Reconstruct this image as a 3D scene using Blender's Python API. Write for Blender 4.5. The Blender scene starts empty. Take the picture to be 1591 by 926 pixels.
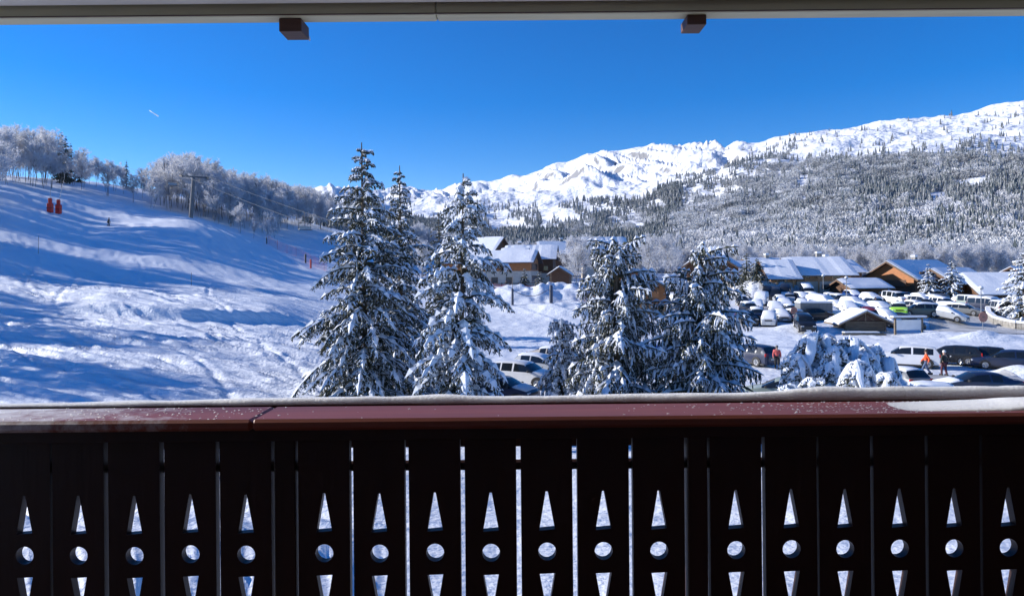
import bpy, bmesh, math, random
import numpy as np
from mathutils import Vector, Matrix
S = bpy.context.scene
C = S.collection
rad = math.radians

# ------------------------------------------------------------------ camera
F = 1100.0            # focal length in photograph pixels (photo is 1591 wide)
HY = 430.0            # row of the horizon
ROLL = rad(0.5)
cam_d = bpy.data.cameras.new('camera')
cam = bpy.data.objects.new('camera', cam_d); C.objects.link(cam)
cam_d.sensor_width = 36.0
cam_d.lens = 36.0 * F / 1591.0
cam_d.shift_y = -(463.0 - HY) / 1591.0
cam_d.clip_start = 0.05
cam_d.clip_end = 40000
cam.matrix_world = Matrix.Rotation(rad(90), 4, 'X') @ Matrix.Rotation(-ROLL, 4, 'Z')
S.camera = cam

# ------------------------------------------------------------------ sky and sun
SUN_AZ = rad(-77)      # from +Y, negative = left
SUN_EL = rad(21)
w = bpy.data.worlds.new('World'); S.world = w; w.use_nodes = True
nt = w.node_tree; nt.nodes.clear()
out = nt.nodes.new('ShaderNodeOutputWorld'); bg = nt.nodes.new('ShaderNodeBackground')
sky = nt.nodes.new('ShaderNodeTexSky'); sky.sky_type = 'NISHITA'; sky.sun_disc = False
sky.sun_elevation = SUN_EL; sky.sun_rotation = SUN_AZ
sky.altitude = 2200; sky.air_density = 1.0; sky.dust_density = 0.15; sky.ozone_density = 2.5
hs = nt.nodes.new('ShaderNodeHueSaturation'); hs.inputs['Saturation'].default_value = 1.48; hs.inputs['Hue'].default_value = 0.514
nt.links.new(sky.outputs[0], hs.inputs['Color'])
nt.links.new(hs.outputs[0], bg.inputs[0]); nt.links.new(bg.outputs[0], out.inputs[0])
bg.inputs[1].default_value = 0.128
sd = bpy.data.lights.new('sun', 'SUN'); sun = bpy.data.objects.new('sun', sd); C.objects.link(sun)
sd.energy = 5.0; sd.angle = rad(0.53); sd.color = (1.0, 0.95, 0.88)
sdir = Vector((math.sin(SUN_AZ) * math.cos(SUN_EL), math.cos(SUN_AZ) * math.cos(SUN_EL), math.sin(SUN_EL)))
sun.rotation_euler = sdir.to_track_quat('Z', 'Y').to_euler()
S.view_settings.view_transform = 'Standard'; S.view_settings.look = 'None'
S.view_settings.exposure = 0.55; S.view_settings.gamma = 1.0
try:
    S.cycles.max_bounces = 6; S.cycles.diffuse_bounces = 3; S.cycles.glossy_bounces = 3
    S.cycles.transparent_max_bounces = 6; S.cycles.caustics_reflective = False; S.cycles.caustics_refractive = False
except Exception: pass

# ------------------------------------------------------------------ pixel -> place
def ray(px, py):
    cx, cy = px - 795.5, HY - py
    c, s = math.cos(ROLL), math.sin(ROLL)
    return (cx * c + cy * s) / F, (-cx * s + cy * c) / F      # X/Y , Z/Y
def at(px, py, Y):
    a, b = ray(px, py); return Vector((a * Y, Y, b * Y))

# ------------------------------------------------------------------ noise
_r = np.random.RandomState(11); LAT = _r.rand(256, 256)
def vn(x, y):
    x = np.asarray(x, float); y = np.asarray(y, float)
    xi = np.floor(x).astype(int); yi = np.floor(y).astype(int)
    fx = x - xi; fy = y - yi; fx = fx * fx * (3 - 2 * fx); fy = fy * fy * (3 - 2 * fy)
    a = LAT[xi & 255, yi & 255]; b = LAT[(xi + 1) & 255, yi & 255]
    c = LAT[xi & 255, (yi + 1) & 255]; d = LAT[(xi + 1) & 255, (yi + 1) & 255]
    return (a + (b - a) * fx) * (1 - fy) + (c + (d - c) * fx) * fy
def fbm(x, y, o=4):
    s = 0; a = 0.5
    for k in range(o):
        s = s + a * (vn(x, y) - 0.5); x = x * 2.03 + 17.3; y = y * 2.03 + 5.1; a *= 0.5
    return s
def ridged(x, y, o=5):
    s = 0; a = 0.5
    for k in range(o):
        s = s + a * (1 - np.abs(2 * vn(x, y) - 1)); x = x * 2.07 + 7.7; y = y * 2.07 + 3.1; a *= 0.5
    return s
def sstep(a, b, x):
    t = np.clip((x - a) / (b - a), 0, 1); return t * t * (3 - 2 * t)

# ------------------------------------------------------------------ object helpers
def link(o, parent=None):
    C.objects.link(o)
    if parent is not None: o.parent = parent
    return o
def tag(o, label=None, cat=None, group=None, kind=None):
    if label: o['label'] = label
    if cat: o['category'] = cat
    if group: o['group'] = group
    if kind: o['kind'] = kind
    return o
def thing(name, label, cat, loc=(0, 0, 0), rz=0.0, group=None):
    o = bpy.data.objects.new(name, None); o.location = loc; o.rotation_euler = (0, 0, rz)
    o.empty_display_size = 0.3; link(o); return tag(o, label, cat, group)
def mesh_np(name, V, Fs, mats, smooth=False, midx=None):
    """V (n,3); Fs: list of int arrays (m,k)"""
    me = bpy.data.meshes.new(name)
    V = np.asarray(V, np.float32); me.vertices.add(len(V)); me.vertices.foreach_set('co', V.ravel())
    if not isinstance(Fs, list): Fs = [Fs]
    tot = np.concatenate([np.full(len(f), f.shape[1], np.int32) for f in Fs])
    li = np.concatenate([np.asarray(f, np.int32).ravel() for f in Fs])
    st = np.concatenate([[0], np.cumsum(tot)[:-1]]).astype(np.int32)
    me.loops.add(len(li)); me.loops.foreach_set('vertex_index', li)
    me.polygons.add(len(tot)); me.polygons.foreach_set('loop_start', st)
    try: me.polygons.foreach_set('loop_total', tot)
    except Exception: pass
    if midx is not None: me.polygons.foreach_set('material_index', np.asarray(midx, np.int32))
    me.polygons.foreach_set('use_smooth', np.full(len(tot), bool(smooth)))
    me.update(calc_edges=True); me.validate()
    for m in (mats if isinstance(mats, (list, tuple)) else [mats]): me.materials.append(m)
    return me
def ob(name, me, parent=None, loc=None):
    o = bpy.data.objects.new(name, me); link(o, parent)
    if loc is not None: o.location = loc
    return o

class MB:
    """collects simple solids, builds one mesh"""
    def __init__(s): s.v = []; s.f = []
    def add(s, v, f):
        n = len(s.v); s.v += [tuple(p) for p in v]; s.f += [tuple(i + n for i in q) for q in f]; return s
    def box(s, x0, x1, y0, y1, z0, z1):
        v = [(x, y, z) for x in (x0, x1) for y in (y0, y1) for z in (z0, z1)]
        return s.add(v, [(0, 1, 3, 2), (4, 6, 7, 5), (0, 4, 5, 1), (2, 3, 7, 6), (0, 2, 6, 4), (1, 5, 7, 3)])
    def bar(s, a, b, r, n=6, r2=None):
        a = Vector(a); b = Vector(b); r2 = r if r2 is None else r2
        d = (b - a).normalized(); u = d.orthogonal().normalized(); q = d.cross(u); v = []
        for p, rr in ((a, r), (b, r2)):
            for k in range(n):
                t = 2 * math.pi * k / n + math.pi / n; v.append(p + u * (math.cos(t) * rr) + q * (math.sin(t) * rr))
        f = [(k, (k + 1) % n, n + (k + 1) % n, n + k) for k in range(n)] + [tuple(range(n - 1, -1, -1)), tuple(range(n, 2 * n))]
        return s.add(v, f)
    def prism(s, poly, y0, y1):
        """poly in x,z extruded along y"""
        n = len(poly); v = [(x, y0, z) for x, z in poly] + [(x, y1, z) for x, z in poly]
        return s.add(v, [tuple(range(n))] + [tuple(range(2 * n - 1, n - 1, -1))] + [(k, k + n, (k + 1) % n + n, (k + 1) % n) for k in range(n)])
    def lathe(s, prof, c=(0, 0, 0), n=12):
        v = []; f = []
        for r, z in prof:
            for k in range(n):
                t = 2 * math.pi * k / n; v.append((c[0] + r * math.cos(t), c[1] + r * math.sin(t), c[2] + z))
        for j in range(len(prof) - 1):
            for k in range(n): f.append((j * n + k, j * n + (k + 1) % n, (j + 1) * n + (k + 1) % n, (j + 1) * n + k))
        f.append(tuple(range(n - 1, -1, -1))); f.append(tuple(range((len(prof) - 1) * n, len(prof) * n)))
        return s.add(v, f)
    def xf(s, M): s.v = [tuple(M @ Vector(p)) for p in s.v]; return s
    def mesh(s, name, mat, smooth=False, bevel=0):
        me = bpy.data.meshes.new(name); me.from_pydata(s.v, [], s.f)
        bm = bmesh.new(); bm.from_mesh(me)
        bmesh.ops.recalc_face_normals(bm, faces=bm.faces)
        if bevel: bmesh.ops.bevel(bm, geom=list(bm.edges), offset=bevel, segments=1, affect='EDGES')
        bm.to_mesh(me); bm.free()
        if smooth: me.polygons.foreach_set('use_smooth', [True] * len(me.polygons))
        me.materials.append(mat); return me
    def build(s, name, mat, parent=None, smooth=False, bevel=0, loc=None):
        return ob(name, s.mesh(name, mat, smooth, bevel), parent, loc)

# ------------------------------------------------------------------ materials
def mat(name, col, rough=0.6, var=0.15, scale=4.0, bump=0.0, bscale=20.0, metal=0.0, coords='Object', stretch=None, col2=None, spec=0.5, coat=0.0, detail=5, world=False):
    m = bpy.data.materials.new(name); m.use_nodes = True; n = m.node_tree; N = n.nodes; L = n.links
    b = N['Principled BSDF']; b.inputs['Roughness'].default_value = rough; b.inputs['Metallic'].default_value = metal
    b.inputs['Specular IOR Level'].default_value = spec; b.inputs['Coat Weight'].default_value = coat
    if world: src = N.new('ShaderNodeNewGeometry').outputs['Position']
    else: src = N.new('ShaderNodeTexCoord').outputs[coords]
    mp = N.new('ShaderNodeMapping'); L.new(src, mp.inputs[0])
    if stretch: mp.inputs['Scale'].default_value = stretch
    t = N.new('ShaderNodeTexNoise'); t.inputs['Scale'].default_value = scale; t.inputs['Detail'].default_value = detail
    L.new(mp.outputs[0], t.inputs['Vector'])
    r = N.new('ShaderNodeValToRGB'); L.new(t.outputs['Fac'], r.inputs[0]); e = r.color_ramp.elements
    e[0].position = 0.3; e[1].position = 0.7
    c2 = col2 or tuple(min(1, c * (1 + var)) for c in col)
    c1 = tuple(c * (1 - var) for c in col) if not col2 else col
    e[0].color = (*c1, 1); e[1].color = (*c2, 1); L.new(r.outputs[0], b.inputs['Base Color'])
    if bump:
        t2 = N.new('ShaderNodeTexNoise'); t2.inputs['Scale'].default_value = bscale; t2.inputs['Detail'].default_value = 6
        L.new(mp.outputs[0], t2.inputs['Vector'])
        bp = N.new('ShaderNodeBump'); bp.inputs['Strength'].default_value = 1.0; bp.inputs['Distance'].default_value = bump
        L.new(t2.outputs['Fac'], bp.inputs['Height']); L.new(bp.outputs[0], b.inputs['Normal'])
    return m
M = {}
M['snow'] = mat('snow', (0.80, 0.83, 0.88), 0.55, 0.03, 3, 0.02, 30, spec=0.3)
M['snow_rail'] = mat('snow_crust', (0.90, 0.91, 0.93), 0.5, 0.03, 30, 0.003, 120, spec=0.4)
M['snow_rail'].node_tree.nodes['Principled BSDF'].inputs['Subsurface Weight'].default_value = 1.0
M['snow_rail'].node_tree.nodes['Principled BSDF'].inputs['Subsurface Radius'].default_value = (1, 1, 1); M['snow_rail'].node_tree.nodes['Principled BSDF'].inputs['Subsurface Scale'].default_value = 0.02
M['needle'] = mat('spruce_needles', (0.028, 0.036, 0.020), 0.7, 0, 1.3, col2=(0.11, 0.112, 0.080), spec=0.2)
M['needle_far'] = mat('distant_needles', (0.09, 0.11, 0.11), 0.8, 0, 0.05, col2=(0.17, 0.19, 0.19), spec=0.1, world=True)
M['frost_far'] = mat('distant_frosted_twigs', (0.26, 0.27, 0.28), 0.8, 0, 0.014, col2=(0.72, 0.73, 0.75), spec=0.05, world=True)
M['frost_mid'] = mat('valley_frosted_twigs', (0.42, 0.43, 0.45), 0.8, 0, 0.02, col2=(0.85, 0.85, 0.87), spec=0.05, world=True)
M['wallpale'] = mat('pale_render', (0.62, 0.58, 0.52), 0.8, 0.08, 3, 0.002, 30)
M['bark'] = mat('bark', (0.10, 0.075, 0.05), 0.85, 0.35, 6, 0.03, 14, stretch=(1, 1, 0.25))
M['frost'] = mat('frosted_twigs', (0.52, 0.53, 0.55), 0.8, 0, 0.25, col2=(0.80, 0.80, 0.82), spec=0.1)
def translucent(m, w=0.45):
    n = m.node_tree; N = n.nodes; L = n.links; b = N['Principled BSDF']; o = [x for x in N if x.type == 'OUTPUT_MATERIAL'][0]
    tr = N.new('ShaderNodeBsdfTranslucent'); mx = N.new('ShaderNodeMixShader'); mx.inputs[0].default_value = w
    src = b.inputs['Base Color'].links[0].from_socket; L.new(src, tr.inputs[0]); L.new(b.outputs[0], mx.inputs[1]); L.new(tr.outputs[0], mx.inputs[2]); L.new(mx.outputs[0], o.inputs[0])
translucent(M['frost'])
M['frost_bark'] = mat('frosted_bark', (0.22, 0.21, 0.20), 0.85, 0.4, 2, 0.02, 12)
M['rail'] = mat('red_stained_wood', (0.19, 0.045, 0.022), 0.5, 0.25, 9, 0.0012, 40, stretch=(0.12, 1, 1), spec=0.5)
def painted_glare(m):  # sun and sky glare on the rail's left end, painted as patchy white
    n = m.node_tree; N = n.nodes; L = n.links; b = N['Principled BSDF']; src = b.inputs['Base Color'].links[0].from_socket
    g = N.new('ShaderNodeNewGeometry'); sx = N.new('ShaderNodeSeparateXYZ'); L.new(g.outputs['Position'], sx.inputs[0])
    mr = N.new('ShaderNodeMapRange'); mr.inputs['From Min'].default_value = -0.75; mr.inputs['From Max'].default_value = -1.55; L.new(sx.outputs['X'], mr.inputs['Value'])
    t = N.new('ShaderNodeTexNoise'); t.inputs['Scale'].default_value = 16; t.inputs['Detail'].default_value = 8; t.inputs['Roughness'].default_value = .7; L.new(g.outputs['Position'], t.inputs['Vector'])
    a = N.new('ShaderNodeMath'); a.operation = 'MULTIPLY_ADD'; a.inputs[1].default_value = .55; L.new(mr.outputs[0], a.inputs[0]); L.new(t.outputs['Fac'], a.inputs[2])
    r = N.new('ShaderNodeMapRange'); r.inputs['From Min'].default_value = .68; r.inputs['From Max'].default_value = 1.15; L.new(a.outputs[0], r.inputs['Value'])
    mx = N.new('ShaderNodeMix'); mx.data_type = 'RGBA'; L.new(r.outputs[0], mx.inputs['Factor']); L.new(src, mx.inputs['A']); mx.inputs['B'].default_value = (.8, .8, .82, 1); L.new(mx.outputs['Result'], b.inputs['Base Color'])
painted_glare(M['rail'])
M['slat'] = mat('dark_stained_wood', (0.024, 0.0075, 0.005), 0.5, 0.3, 12, 0.001, 40, stretch=(1, 1, 0.1), spec=0.35)
M['fascia'] = mat('painted_fascia', (0.56, 0.53, 0.35), 0.6, 0.10, 14, 0.001, 60, stretch=(0.15, 1, 1))
M['darkwood'] = mat('dark_brown_wood', (0.07, 0.03, 0.02), 0.6, 0.3, 20, 0.001, 50, stretch=(0.2, 1, 1))
M['metal'] = mat('galvanised_metal', (0.30, 0.31, 0.32), 0.5, 0.2, 3, metal=0.4)
M['darkmetal'] = mat('dark_metal', (0.03, 0.03, 0.035), 0.5, 0.2, 3, metal=0.3)
M['red'] = mat('red_padding', (0.55, 0.035, 0.02), 0.6, 0.2, 3)
# ------------------------------------------------------------------ terrain: one snow sheet to 420 m, mountains behind
YN = np.array([3, 12, 25, 40, 60, 80, 110, 150, 200, 260, 320, 420.])
T = {  # azimuth in photo px : heights relative to the eye at the distances YN
 -1e9: [-7.3]*12,
 -4000: [-7.2, -7, -6.5, -5, -3, -1, 2, 6, 10, 14, 18, 24],
 -1200: [-6.6, -6, -5, -3, 0.5, 5, 12, 21, 31, 41, 50, 62],
 -400: [-6.4, -5.6, -5.0, -3.6, -0.8, 4.0, 11, 22, 33, 43, 52, 64],
 0:   [-6.6, -6.3, -5.7, -4.7, -2.7, 1.0, 7.8, 19, 29, 39, 47, 58],
 150: [-6.8, -6.5, -5.9, -4.9, -3.1, -0.7, 4.6, 12.2, 24, 36, 44, 54],
 300: [-7.0, -6.8, -6.2, -5.3, -3.6, -2.0, 2.5, 12.6, 18, 29, 37, 46],
 450: [-7.2, -7.0, -6.6, -5.9, -4.5, -3.3, -0.8, 4.0, 8.8, 20, 27, 34],
 600: [-7.3, -7.3, -7.0, -6.7, -6.0, -5.2, -3.5, -0.6, 5, 12, 17, 20],
 750: [-7.4, -7.4, -7.3, -7.3, -7.0, -6.0, -4.0, -2.3, -1.2, 1, 4, 6],
 900: [-7.4, -7.4, -7.3, -7.3, -7.1, -6.0, -4.4, -2.6, -1.5, 0, 2, 3],
 1050: [-7.4, -7.4, -7.3, -7.3, -7.2, -6.6, -5.2, -3.1, -2, -1, 0, 1],
 1200: [-7.4, -7.4, -7.3, -7.3, -7.2, -6.5, -4.8, -3.2, -2.5, -2, -2, -1],
 1400: [-7.4, -7.4, -7.3, -7.3, -7.2, -6.5, -4.8, -3.2, -2.5, -2, -2, -1],
 1700: [-7.4, -7.4, -7.3, -7.3, -7.2, -6.6, -5.2, -3.6, -3.0, -2, -2, 0],
 2600: [-7.4, -7.4, -7.3, -7.3, -7.2, -6.8, -6, -4, -3.0, -2, 0, 4],
 1e9: [-7.3]*12,
}
keys = sorted(T)
def az_of(px): return math.atan2(px - 795.5, F) if abs(px) < 1e8 else (math.pi * (1 if px > 0 else -1))
AZ = np.array([az_of(k) for k in keys])
TZ = np.array([T[k] for k in keys], float)
NA, NR = 721, 260
ga = np.linspace(-math.pi, math.pi, NA); gr = np.linspace(math.log(3), math.log(900), NR)
def dense():
    G = np.zeros((NA, NR))
    R = np.exp(gr)
    rows = np.zeros((len(keys), NR))
    for i, k in enumerate(keys):
        ca = max(math.cos(AZ[i]), 0.35)
        rn = np.log(YN / ca); rows[i] = np.interp(gr, rn, TZ[i])
    for j in range(NR): G[:, j] = np.interp(ga, AZ, rows[:, j])
    k = np.array([1, 4, 7, 8, 7, 4, 1.]); k /= k.sum()
    for _ in range(2):
        P = np.pad(G, ((3, 3), (3, 3)), 'edge')
        G = sum(k[i] * P[i:i + NA, 3:-3] for i in range(7)); P = np.pad(G, ((3, 3), (3, 3)), 'edge')
        G = sum(k[i] * P[3:-3, i:i + NR] for i in range(7))
    return G
GG = dense()
def gz_base(x, y):
    x = np.asarray(x, float); y = np.asarray(y, float)
    a = np.arctan2(x, y); r = np.log(np.clip(np.hypot(x, y), 3.01, 880))
    u = (a + math.pi) / (2 * math.pi) * (NA - 1); v = (r - gr[0]) / (gr[-1] - gr[0]) * (NR - 1)
    ui = np.clip(np.floor(u).astype(int), 0, NA - 2); vi = np.clip(np.floor(v).astype(int), 0, NR - 2)
    fu = u - ui; fv = v - vi
    return (GG[ui, vi] * (1 - fu) + GG[ui + 1, vi] * fu) * (1 - fv) + (GG[ui, vi + 1] * (1 - fu) + GG[ui + 1, vi + 1] * fu) * fv
def mound(x, y, cx, cy, rx, ry, h, rot=0.0):
    c, s = math.cos(rot), math.sin(rot); dx = (x - cx) * c + (y - cy) * s; dy = -(x - cx) * s + (y - cy) * c
    return h * np.exp(-((dx / rx) ** 2 + (dy / ry) ** 2) ** 1.5)
MOUNDS = []
def add_mound(px, py_base, Y, rx, ry, h, rot=0.0):
    a, b = ray(px, py_base); MOUNDS.append((a * Y, Y, rx, ry, h, rot))
add_mound(850, 500, 108, 11, 6, 2.9, 0.1)     # big ploughed bank left of the tall droopy spruce
add_mound(800, 480, 98, 5, 4, 0.6)
add_mound(905, 500, 95, 7, 5, 1.6)
add_mound(1190, 470, 128, 7, 5, 3.2)          # bank with young firs at the back of the car park
add_mound(1240, 515, 82, 3, 1.2, 0.5)
add_mound(1300, 515, 80, 6, 1.6, 0.4)
add_mound(1480, 530, 75, 4, 1.5, 0.4); add_mound(1515, 528, 72, 2.5, 1.3, 0.6, 0.3); add_mound(1555, 525, 71, 3, 1.4, 0.5)
add_mound(1590, 590, 50, 1.6, 1.4, 0.6)
add_mound(1400, 515, 86, 7, 2.6, 0.9)
def gz(x, y):
    x = np.asarray(x, float); y = np.asarray(y, float)
    z = gz_base(x, y)
    yy = np.maximum(y, 1.0); px = 795.5 + F * x / yy
    r = np.hypot(x, y)
    front = (y > 4)
    if not len(x) or float(np.max(np.where(front, 1 - sstep(520, 700, px), 0))) <= 0:
        z = z + front * (0.30 * fbm(x / 4., y / 4., 3) + 0.16 * fbm(x / .8, y / .8, 2))
        for m in MOUNDS:
            if len(x) > 50 or math.hypot(x[0] - m[0], y[0] - m[1]) < 25: z = z + mound(x, y, *m) * (1 + 0.8 * fbm(x / 1.6 + m[0], y / 1.6, 2))
        return z
    # piste edge: a step facing the camera
    Yl = 62 + 3.0 * (px - 300) / 300 + 1.2 * np.sin(px / 60.)
    z = z + front * 1.0 * sstep(-0.5, 0.9, y - Yl) * sstep(60, 190, px) * (1 - sstep(400, 500, px)) * (1 - sstep(6, 26, y - Yl))
    # hillside undulation, moguls and ploughed snow
    left = (1 - sstep(520, 700, px)) * front
    z = z + left * (1.5 * fbm(x / 22., y / 30., 3) * sstep(50, 90, y) + 0.4 * fbm(x / 7. + 9, y / 11., 3))
    near = left * (1 - sstep(85, 120, r))
    q = x * 0.42 + y * 0.90 + 1.6 * fbm(x / 5., y / 5., 2)      # grooves run across the slope
    p = x * 0.90 - y * 0.42
    z = z + near * (0.80 * (ridged(p / 6.5, q / 0.8, 3) - .55) + 0.07 * fbm(x / .5, y / .5, 2)) * (0.45 + 1.1 * vn(x / 9, y / 9))
    for k in range(22):      # ski tracks curving down the slope
        ang = 0.35 + 0.11 * (k % 7) - 0.25 * (k % 3); c_, s_ = math.cos(ang), math.sin(ang); pp = (x + 35) * c_ - (y - 55) * s_; qq = (x + 35) * s_ + (y - 55) * c_
        d_ = np.abs(qq - (k - 11) * 2.9 - (2.2 + k % 4) * np.sin(pp / (7. + k % 5) + k)); z = z - left * (1 - sstep(120, 150, r)) * (0.075 * np.exp(-(d_ / .22) ** 2) - 0.03 * np.exp(-((d_ - .5) / .25) ** 2))
    hill = left * sstep(85, 120, r)
    z = z + hill * 0.55 * fbm((x * 0.6 - y * 0.8) / 9., (x * .8 + y * .6) / 1.8, 3)
    valley = (1 - left) * front
    z = z + valley * (0.30 * fbm(x / 4., y / 4., 3) + 0.16 * fbm(x / .8, y / .8, 2))
    for m in MOUNDS: z = z + mound(x, y, *m) * (1 + 0.8 * fbm(x / 1.6 + m[0], y / 1.6, 2))
    return z
def G(x, y): return float(gz(np.array([x]), np.array([y]))[0])
def on(px, py, y0=25, y1=340):
    """the place on the ground that a photo pixel shows"""
    a, b = ray(px, py); ys = np.exp(np.linspace(math.log(y0), math.log(y1), 900)); d = gz(a * ys, ys) - b * ys
    k = np.where(d > 0)[0]
    Y = ys[k[0]] if len(k) else ys[-1]
    return Vector((a * Y, Y, G(a * Y, Y)))
def ong(px, Y):
    a, b = ray(px, 430); return Vector((a * Y, Y, G(a * Y, Y)))

def polar(name, angs, rads, zf, m):
    A, R = np.meshgrid(angs, rads, indexing='ij'); X = np.sin(A) * R; Y = np.cos(A) * R
    Z = zf(X, Y); V = np.stack([X, Y, Z], -1).reshape(-1, 3)
    na, nr = len(angs), len(rads); i, j = np.meshgrid(np.arange(na - 1), np.arange(nr - 1), indexing='ij')
    a = (i * nr + j).ravel(); Fq = np.stack([a, a + nr, a + nr + 1, a + 1], -1)[:, ::-1]
    Fq = np.stack([a, a + 1, a + nr + 1, a + nr], -1)[:, ::-1]
    return mesh_np(name, V, Fq, m, True), (X, Y, Z)

def snow_ground_mat():
    m = mat('piste_snow', (0.80, 0.83, 0.88), 0.5, 0.03, 0.3, spec=0.35, world=True)
    n = m.node_tree; N = n.nodes; L = n.links; b = N['Principled BSDF']
    g = N.new('ShaderNodeNewGeometry')
    mp = N.new('ShaderNodeMapping'); mp.inputs['Rotation'].default_value = (0, 0, rad(-25)); mp.inputs['Scale'].default_value = (0.35, 2.2, 1)
    L.new(g.outputs['Position'], mp.inputs[0])
    t = N.new('ShaderNodeTexNoise'); t.inputs['Scale'].default_value = 1.0; t.inputs['Detail'].default_value = 7; t.inputs['Roughness'].default_value = 0.62
    L.new(mp.outputs[0], t.inputs['Vector'])
    t2 = N.new('ShaderNodeTexNoise'); t2.inputs['Scale'].default_value = 5.0; t2.inputs['Detail'].default_value = 4
    L.new(g.outputs['Position'], t2.inputs['Vector'])
    ad = N.new('ShaderNodeMath'); ad.operation = 'MULTIPLY_ADD'; ad.inputs[1].default_value = 0.35
    L.new(t2.outputs['Fac'], ad.inputs[0]); L.new(t.outputs['Fac'], ad.inputs[2])
    m3 = N.new('ShaderNodeMapping'); m3.inputs['Rotation'].default_value = (0, 0, rad(44)); m3.inputs['Scale'].default_value = (0.04, 3.2, 1); L.new(g.outputs['Position'], m3.inputs[0])
    t3 = N.new('ShaderNodeTexNoise'); t3.inputs['Scale'].default_value = 1.0; t3.inputs['Detail'].default_value = 3; L.new(m3.outputs[0], t3.inputs['Vector'])
    a3 = N.new('ShaderNodeMath'); a3.operation = 'MULTIPLY_ADD'; a3.inputs[1].default_value = 0.5; L.new(t3.outputs['Fac'], a3.inputs[0]); L.new(ad.outputs[0], a3.inputs[2]); ad = a3
    bp = N.new('ShaderNodeBump'); bp.inputs['Distance'].default_value = 0.19; bp.inputs['Strength'].default_value = 1.0
    L.new(ad.outputs[0], bp.inputs['Height']); L.new(bp.outputs[0], b.inputs['Normal'])
    return m
M['piste'] = snow_ground_mat()
angs = np.concatenate([np.linspace(-math.pi, rad(-60), 30)[:-1], np.linspace(rad(-60), rad(-37), 70)[:-1],
                       np.linspace(rad(-37), rad(37), 640)[:-1], np.linspace(rad(37), rad(60), 40)[:-1], np.linspace(rad(60), math.pi, 30)])
rads = np.concatenate([[0.3, 1, 2], np.exp(np.linspace(math.log(3), math.log(20), 24)[:-1]), np.exp(np.linspace(math.log(20), math.log(110), 400)[:-1]), np.exp(np.linspace(math.log(110), math.log(430), 130))])
me, _ = polar('ground', angs, rads, gz, M['piste'])
tag(ob('ground', me), kind='structure')

# mountains
SK = [(-2500, 250), (-600, 240), (0, 270), (300, 285), (440, 290), (485, 293), (500, 287), (515, 291), (535, 294), (560, 300), (600, 297), (625, 291), (650, 298), (690, 295), (715, 286), (760, 284), (800, 276), (830, 266),
      (860, 255), (885, 250), (915, 238), (940, 233), (965, 234), (985, 229), (1010, 224), (1030, 226), (1060, 226), (1085, 222), (1112, 222), (1128, 233), (1140, 228), (1180, 222), (1205, 213), (1235, 206),
      (1270, 206), (1320, 199), (1380, 192), (1440, 185), (1490, 178), (1540, 169), (1591, 160), (1750, 135), (2100, 120), (3000, 150), (5000, 200)]
skx = np.array([p[0] for p in SK], float); sky_y = np.array([p[1] for p in SK], float)
PR = {  # photo column: [(distance, row) ... last = skyline distance]
 -2500: [(430, 420), (900, 400), (1600, 350), (2500, 300), (3600, None)],
 300: [(430, 420), (900, 415), (1600, 395), (2700, 360), (4200, 325), (6500, None)],
 620: [(430, 420), (900, 412), (1500, 392), (2400, 352), (3400, 322), (5500, None)],
 760: [(430, 428), (800, 412), (1300, 385), (2100, 345), (2900, 318), (4600, None)],
 880: [(430, 430), (800, 405), (1300, 372), (1900, 338), (2500, 312), (4000, None)],
 1000: [(430, 430), (750, 405), (1200, 362), (1700, 330), (2300, 300), (3700, None)],
 1110: [(430, 430), (700, 398), (1100, 345), (1600, 300), (2300, 262), (3500, None)],
 1150: [(430, 430), (680, 394), (1050, 338), (1500, 290), (2050, 252), (2800, None)],
 1300: [(430, 425), (600, 398), (900, 345), (1300, 288), (1750, 238), (2400, None)],
 1591: [(430, 422), (600, 388), (850, 335), (1200, 275), (1600, 215), (2300, None)],
 5000: [(430, 422), (600, 388), (850, 335), (1200, 275), (1600, 240), (2300, None)],
}
pk = sorted(PR)
def prof_arrays(px):
    i = max(0, min(len(pk) - 2, int(np.searchsorted(pk, px)) - 1)); a, b = pk[i], pk[i + 1]; t = min(1, max(0, (px - a) / (b - a)))
    s = float(np.interp(px, skx, sky_y)); o = []
    for (d0, y0), (d1, y1) in zip(PR[a], PR[b]):
        y0 = s if y0 is None else y0; y1 = s if y1 is None else y1
        o.append((math.exp(math.log(d0) * (1 - t) + math.log(d1) * t), y0 * (1 - t) + y1 * t))
    return np.array([p[0] for p in o]), np.array([p[1] for p in o]), s
mang = np.concatenate([np.linspace(rad(-75), rad(-17), 60)[:-1], np.linspace(rad(-17), rad(37), 620)[:-1], np.linspace(rad(37), rad(75), 60)])
NMR = 380
mlr = np.linspace(math.log(415), math.log(9500), NMR); MRD = np.exp(mlr)
def mount_cols():
    Z = np.zeros((len(mang), NMR)); IY = np.zeros_like(Z); W = np.zeros_like(Z)
    for i, a in enumerate(mang):
        px = 795.5 + F * math.tan(a); ca = math.cos(a)
        d, y, s = prof_arrays(px); Y = MRD * ca
        iy = np.interp(np.log(Y), np.log(d), y)
        k = (HY - iy) / F - math.tan(ROLL) * (px - 795.5) / F     # Z/Y after the roll
        z = k * Y
        top = d[-1]; zt = ((HY - s) / F - math.tan(ROLL) * (px - 795.5) / F) * top
        z = np.where(Y > top, zt - (Y - top) * 0.35, z)
        Z[i] = z; IY[i] = iy; W[i] = np.clip((Y - 400) / (top - 400), 0, 1.6)
    return Z, IY, W
MZ, MIY, MW = mount_cols()
k5 = np.array([1, 3, 4, 3, 1.]); k5 /= k5.sum()
P = np.pad(MZ, ((0, 0), (2, 2)), 'edge'); MZ = sum(k5[i] * P[:, i:i + NMR] for i in range(5))
A_, R_ = np.meshgrid(mang, MRD, indexing='ij'); MX = np.sin(A_) * R_; MY = np.cos(A_) * R_
MPX = 795.5 + F * np.tan(A_)
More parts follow.
